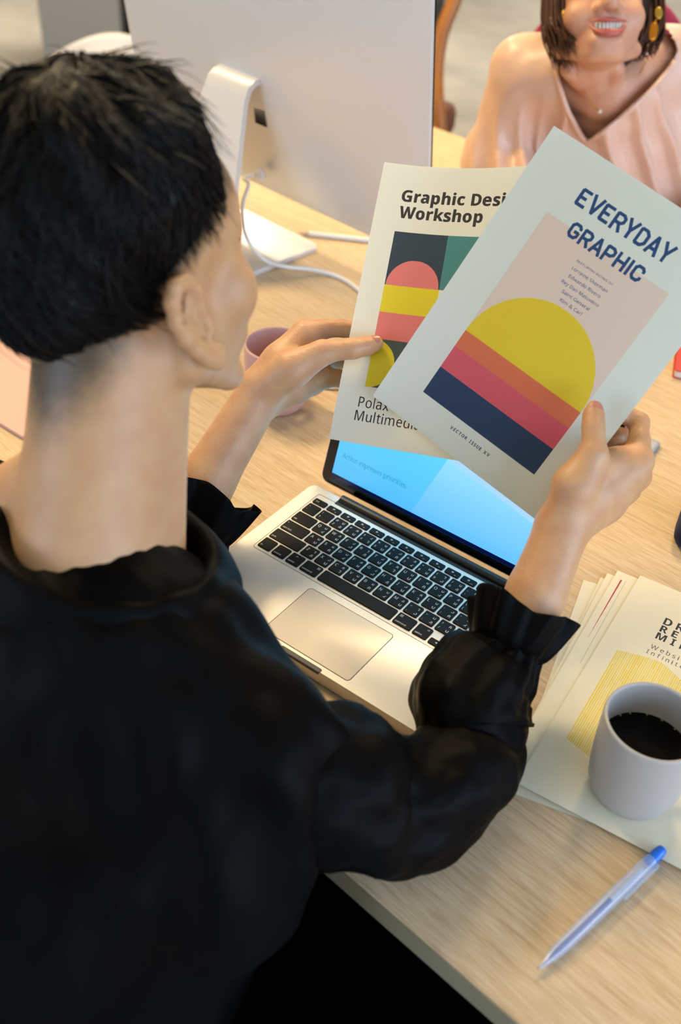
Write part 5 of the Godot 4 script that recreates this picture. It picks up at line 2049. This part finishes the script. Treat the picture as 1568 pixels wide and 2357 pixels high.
	var neck := PackedVector2Array([Vector2(1276, 40), Vector2(1275, 110), Vector2(1282, 180), Vector2(1306, 255), Vector2(1350, 334), Vector2(1420, 280), Vector2(1500, 208), Vector2(1548, 152), Vector2(1562, 110), Vector2(1540, 70), Vector2(1420, -10), Vector2(1300, -10)])
	var keep := MB.new()
	keep.v = bm.v
	keep.c = bm.c
	keep.uv = bm.uv
	var open := PackedByteArray()
	open.resize(bm.v.size())
	for i in bm.v.size():
		var q := bm.v[i] - CAM
		var d := q.dot(RZ)
		var pp := Vector2(784.0 + FOC * q.dot(RX) / d, 1178.5 + FOC * q.dot(RY) / d)
		if nn[i].dot(RZ) < 0.35 and Geometry2D.is_point_in_polygon(pp, neck): open[i] = 1
	for k in range(0, bm.ix.size(), 3):
		if open[bm.ix[k]] + open[bm.ix[k + 1]] + open[bm.ix[k + 2]] < 2:
			keep.tri(bm.ix[k], bm.ix[k + 1], bm.ix[k + 2])
	var bl := mat(Color(0.85, 0.70, 0.61), 0.42)
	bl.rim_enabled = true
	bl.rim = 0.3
	var blouse := put(keep, "blouse", bl, t)
	# neckline binding and the shoulder seam, laid on the cloth
	var line := []
	for i in range(0, 9):
		line.append(neck[i])
	var trim := []
	for i in line.size() - 1:
		for k in 6:
			trim.append(on_cloth(bm, nn, line[i].lerp(line[i + 1], k / 6.0)))
	put(tube(spline(smooth_line(trim), 2), 0.0042, 8), "neckline", bl, blouse)
	var seam := []
	for q in [[1276, 108], [1250, 104], [1225, 102], [1200, 104], [1184, 110]]:
		seam.append(on_cloth(bm, nn, Vector2(q[0], q[1] + 14), 0.003))
	put(tube(spline(smooth_line(seam), 4), 0.0034, 8), "shoulder_seam", bl, blouse)
	# hair: dark volume behind, brown locks beside the face
	var hm := mat(Color(0.13, 0.075, 0.05), 0.42)
	var hv := Sdf.new(0.006, 0.01)
	hv.ball(wl(0.010, 0.075, -0.112), Vector3(0.084, 0.100, 0.078), cb)
	hv.ball(wl(0.006, 0.125, -0.075), Vector3(0.082, 0.075, 0.085), cb)
	var hb := hv.build()
	put(hb, "hair", hm, t)
	var lk := MB.new()
	var r := RandomNumberGenerator.new()
	r.seed = 5
	for side in [-1, 1]:
		for k in 150:
			var e := r.randf()
			var g := r.randf()
			var x0 := lerpf(0.046, 0.072, e) if side < 0 else lerpf(0.056, 0.094, e)
			var z0 := lerpf(-0.035, -0.10, g) if side < 0 else lerpf(-0.075, -0.115, g)
			var end_y := lerpf(-0.036, -0.004, r.randf()) if side < 0 else lerpf(-0.012, 0.012, r.randf())
			var pull := lerpf(-0.034, 0.006, r.randf())
			var pts := [wl(side * x0 * 0.75, 0.17, z0), wl(side * (x0 + 0.006), 0.10, z0 + 0.004), wl(side * (x0 + 0.010), 0.045, z0 + 0.006), wl(side * (x0 + 0.002 + 0.006 * sin(k * 0.9)), 0.014, z0 + 0.008), wl(side * (x0 + pull), end_y, z0 + 0.012)]
			var rr := [0.0022, 0.0026, 0.0026, 0.0020, 0.0003]
			strand(lk, spline(pts, 3), spline1(rr, 3))
	var lo2 := put(lk, "hair_locks", mat(Color(0.30, 0.175, 0.105), 0.38), t)
	lo2.set_meta("kind", "stuff")
	# jewellery
	var gold := mat(Color(0.80, 0.52, 0.13), 0.30, 0.75)
	for q in [[1517, 30, 1505, 72, "gold drop earring with two stacked ovals on the uncovered ear"], [1302, 35, 1301, 68, "gold drop earring half hidden by brown hair"]]:
		var er := thing("earring", q[4], "earring", px(q[0], q[1] - 14, 1.530), Basis.IDENTITY, "gold drop earrings")
		var o := px(q[0], q[1] - 14, 1.530)
		var a := MB.new()
		a.add(lathe(oval(0.0062, 0.0010), 20), Transform3D(Basis(RX, -RZ, RY) * Basis.from_scale(Vector3(1, 1, 1.55)), px(q[0], q[1], 1.530) - o))
		put(a, "upper_oval", mat(Color(0.72, 0.60, 0.25), 0.3, 0.7), er)
		a = MB.new()
		a.add(lathe(oval(0.0070, 0.0012), 20), Transform3D(Basis(RX, -RZ, RY).rotated(RZ, 0.16) * Basis.from_scale(Vector3(1, 1, 2.2)), px(q[2], q[3], 1.532) - o))
		put(a, "lower_oval", gold, er)
		put(tube([px(q[0], q[1] + 8, 1.531) - o, px(q[2] + 2, q[3] - 22, 1.532) - o], 0.0006, 6), "link", gold, er)
		if q[0] > 1400:
			for z in [[1493, 104], [1489, 124]]:
				a = MB.new()
				a.add(lathe([[0.0, -0.0022], [0.0016, -0.0016], [0.0022, 0.0], [0.0016, 0.0016], [0.0, 0.0022]], 12), Transform3D(Basis.IDENTITY, px(z[0], z[1], 1.575) - o))
				put(a, "bead", mat(Color(0.85, 0.84, 0.80), 0.2), er)
			put(tube([px(1500, 95, 1.565) - o, px(1493, 104, 1.573) - o, px(1489, 124, 1.575) - o], 0.0004, 5), "chain", gold, er)
	var nk := thing("necklace", "fine chain necklace with one white pearl at the throat", "necklace", px(1380, 259, 1.64))
	var no := px(1380, 259, 1.64)
	var np := []
	neck_n = m.normals()
	for q in [[1318, 118], [1322, 150], [1335, 195], [1352, 230], [1370, 252], [1380, 258], [1392, 254], [1420, 238], [1450, 210], [1478, 170], [1488, 140]]:
		np.append(on_cloth(m, neck_n, Vector2(q[0], q[1]), 0.0006) - no)
	put(tube(spline(smooth_line(np), 3), 0.0005, 6), "chain", gold, nk)
	var pe := MB.new()
	pe.add(lathe([[0.0, -0.0035], [0.0025, -0.0025], [0.0035, 0.0], [0.0025, 0.0025], [0.0, 0.0035]], 16), Transform3D(Basis.IDENTITY, np[5] - RZ * 0.003))
	put(pe, "pearl", mat(Color(0.88, 0.83, 0.76), 0.2), nk)
	# lower body on the chair
	var lg := Sdf.new(0.012, 0.02)
	var hip := px(1415, 600, 2.06)
	hip.y = 0.55
	hip += Vector3(-0.05, 0, -0.14)
	lg.bone(px(1410, 560, 2.0) + Vector3(0, -0.05, -0.02), 0.12, hip, 0.13)
	for k in [-1.0, 1.0]:
		lg.bone(hip + Vector3(k * 0.09, -0.01, 0), 0.085, hip + Vector3(k * 0.1 + 0.05, 0, 0.34), 0.06)
		lg.bone(hip + Vector3(k * 0.1 + 0.05, 0, 0.34), 0.058, hip + Vector3(k * 0.1 + 0.05, -0.46, 0.30), 0.045)
	put(lg.build(), "trousers", mat(Color(0.10, 0.10, 0.12), 0.85), t)
	# magenta chair behind
	var ch := thing("upholstered_chair", "magenta upholstered chair behind the person in the blush blouse", "chair", Vector3(hip.x, 0, hip.z))
	var fab := mat(Color(0.52, 0.10, 0.24), 0.9)
	fab.rim_enabled = true
	fab.rim = 0.4
	var cs := Sdf.new(0.008, 0.015)
	var bc := px(1405, 110, 2.02)
	cs.ball(bc + Vector3(0, -0.12, 0) - Vector3(hip.x, 0, hip.z), Vector3(0.185, 0.235, 0.045), Basis(Vector3.UP, 0.45))
	put(cs.build(), "backrest", fab, ch)
	var seat := put(slab(rrect(0.50, 0.48, 0.10, 6), 0.33, 0.405, 0.025, 3), "seat", fab, ch, false)
	seat.position = Vector3(0.02, 0, 0.06)
	for k in [-1, 1]:
		for z in [-0.14, 0.24]:
			put(tube([Vector3(k * 0.19, 0.34, z), Vector3(k * 0.23, 0.0, z)], [0.018, 0.012], 10), "leg", M.wood_chair, ch)
	for k in [-1, 1]:
		put(tube([Vector3(k * 0.12, 0.36, -0.16), bc + Vector3(k * 0.12, -0.25, -0.04) - Vector3(hip.x, 0, hip.z)], 0.014, 10), "back_post", M.wood_chair, ch)
	# crimson bag on the desk beside the arm
	var bag := Sdf.new(0.005, 0.012)
	var bo := on_y(1576, 502, DESK)
	bag.bone(Vector3(-0.045, 0.062, 0.0), 0.034, Vector3(0.10, 0.062, -0.06), 0.036)
	bag.bone(Vector3(-0.05, 0.032, 0.02), 0.030, Vector3(0.10, 0.032, -0.03), 0.030)
	var bg := put(bag.build(), "soft_bag", mat(Color(0.50, 0.045, 0.09), 0.85))
	bg.position = bo
	tag(bg, "crimson soft bag lying on the desk beside the blush sleeve", "bag")

var neck_n := PackedVector3Array()
func oval(r: float, h: float) -> Array:
	return [[0.0, -h], [r * 0.7, -h], [r, 0.0], [r * 0.7, h], [0.0, h]]
func smooth_line(a: Array) -> Array:
	var o := a.duplicate()
	for it in 2:
		var b := o.duplicate()
		for i in range(1, o.size() - 1): b[i] = (o[i - 1] + o[i] * 2.0 + o[i + 1]) / 4.0
		o = b
	return o
# nearest camera-facing point of a surface along a pixel's ray
var cloth_of: MB
var cloth_pts := PackedVector3Array()
func on_cloth(m: MB, nn: PackedVector3Array, p: Vector2, lift := 0.001) -> Vector3:
	if cloth_of != m:
		cloth_of = m
		cloth_pts = PackedVector3Array()
		for i in m.v.size():
			var q := m.v[i] - WO
			if absf(q.dot(RX)) < 0.22 and q.dot(RY) < 0.24 and q.dot(RY) > 0.0 and nn[i].dot(RZ) < 0.2: cloth_pts.append(m.v[i])
	var r := ray(p.x, p.y).normalized()
	var best := 1e9
	var at := Vector3.ZERO
	for v in cloth_pts:
		var q := v - CAM
		var al := q.dot(r)
		var off := (q - r * al).length_squared()
		if off < 0.000144:
			var sc := al + sqrt(off) * 6.0
			if sc < best:
				best = sc
				at = CAM + r * (al - lift)
	if best > 1e8: return px(p.x, p.y, 1.68)
	return at
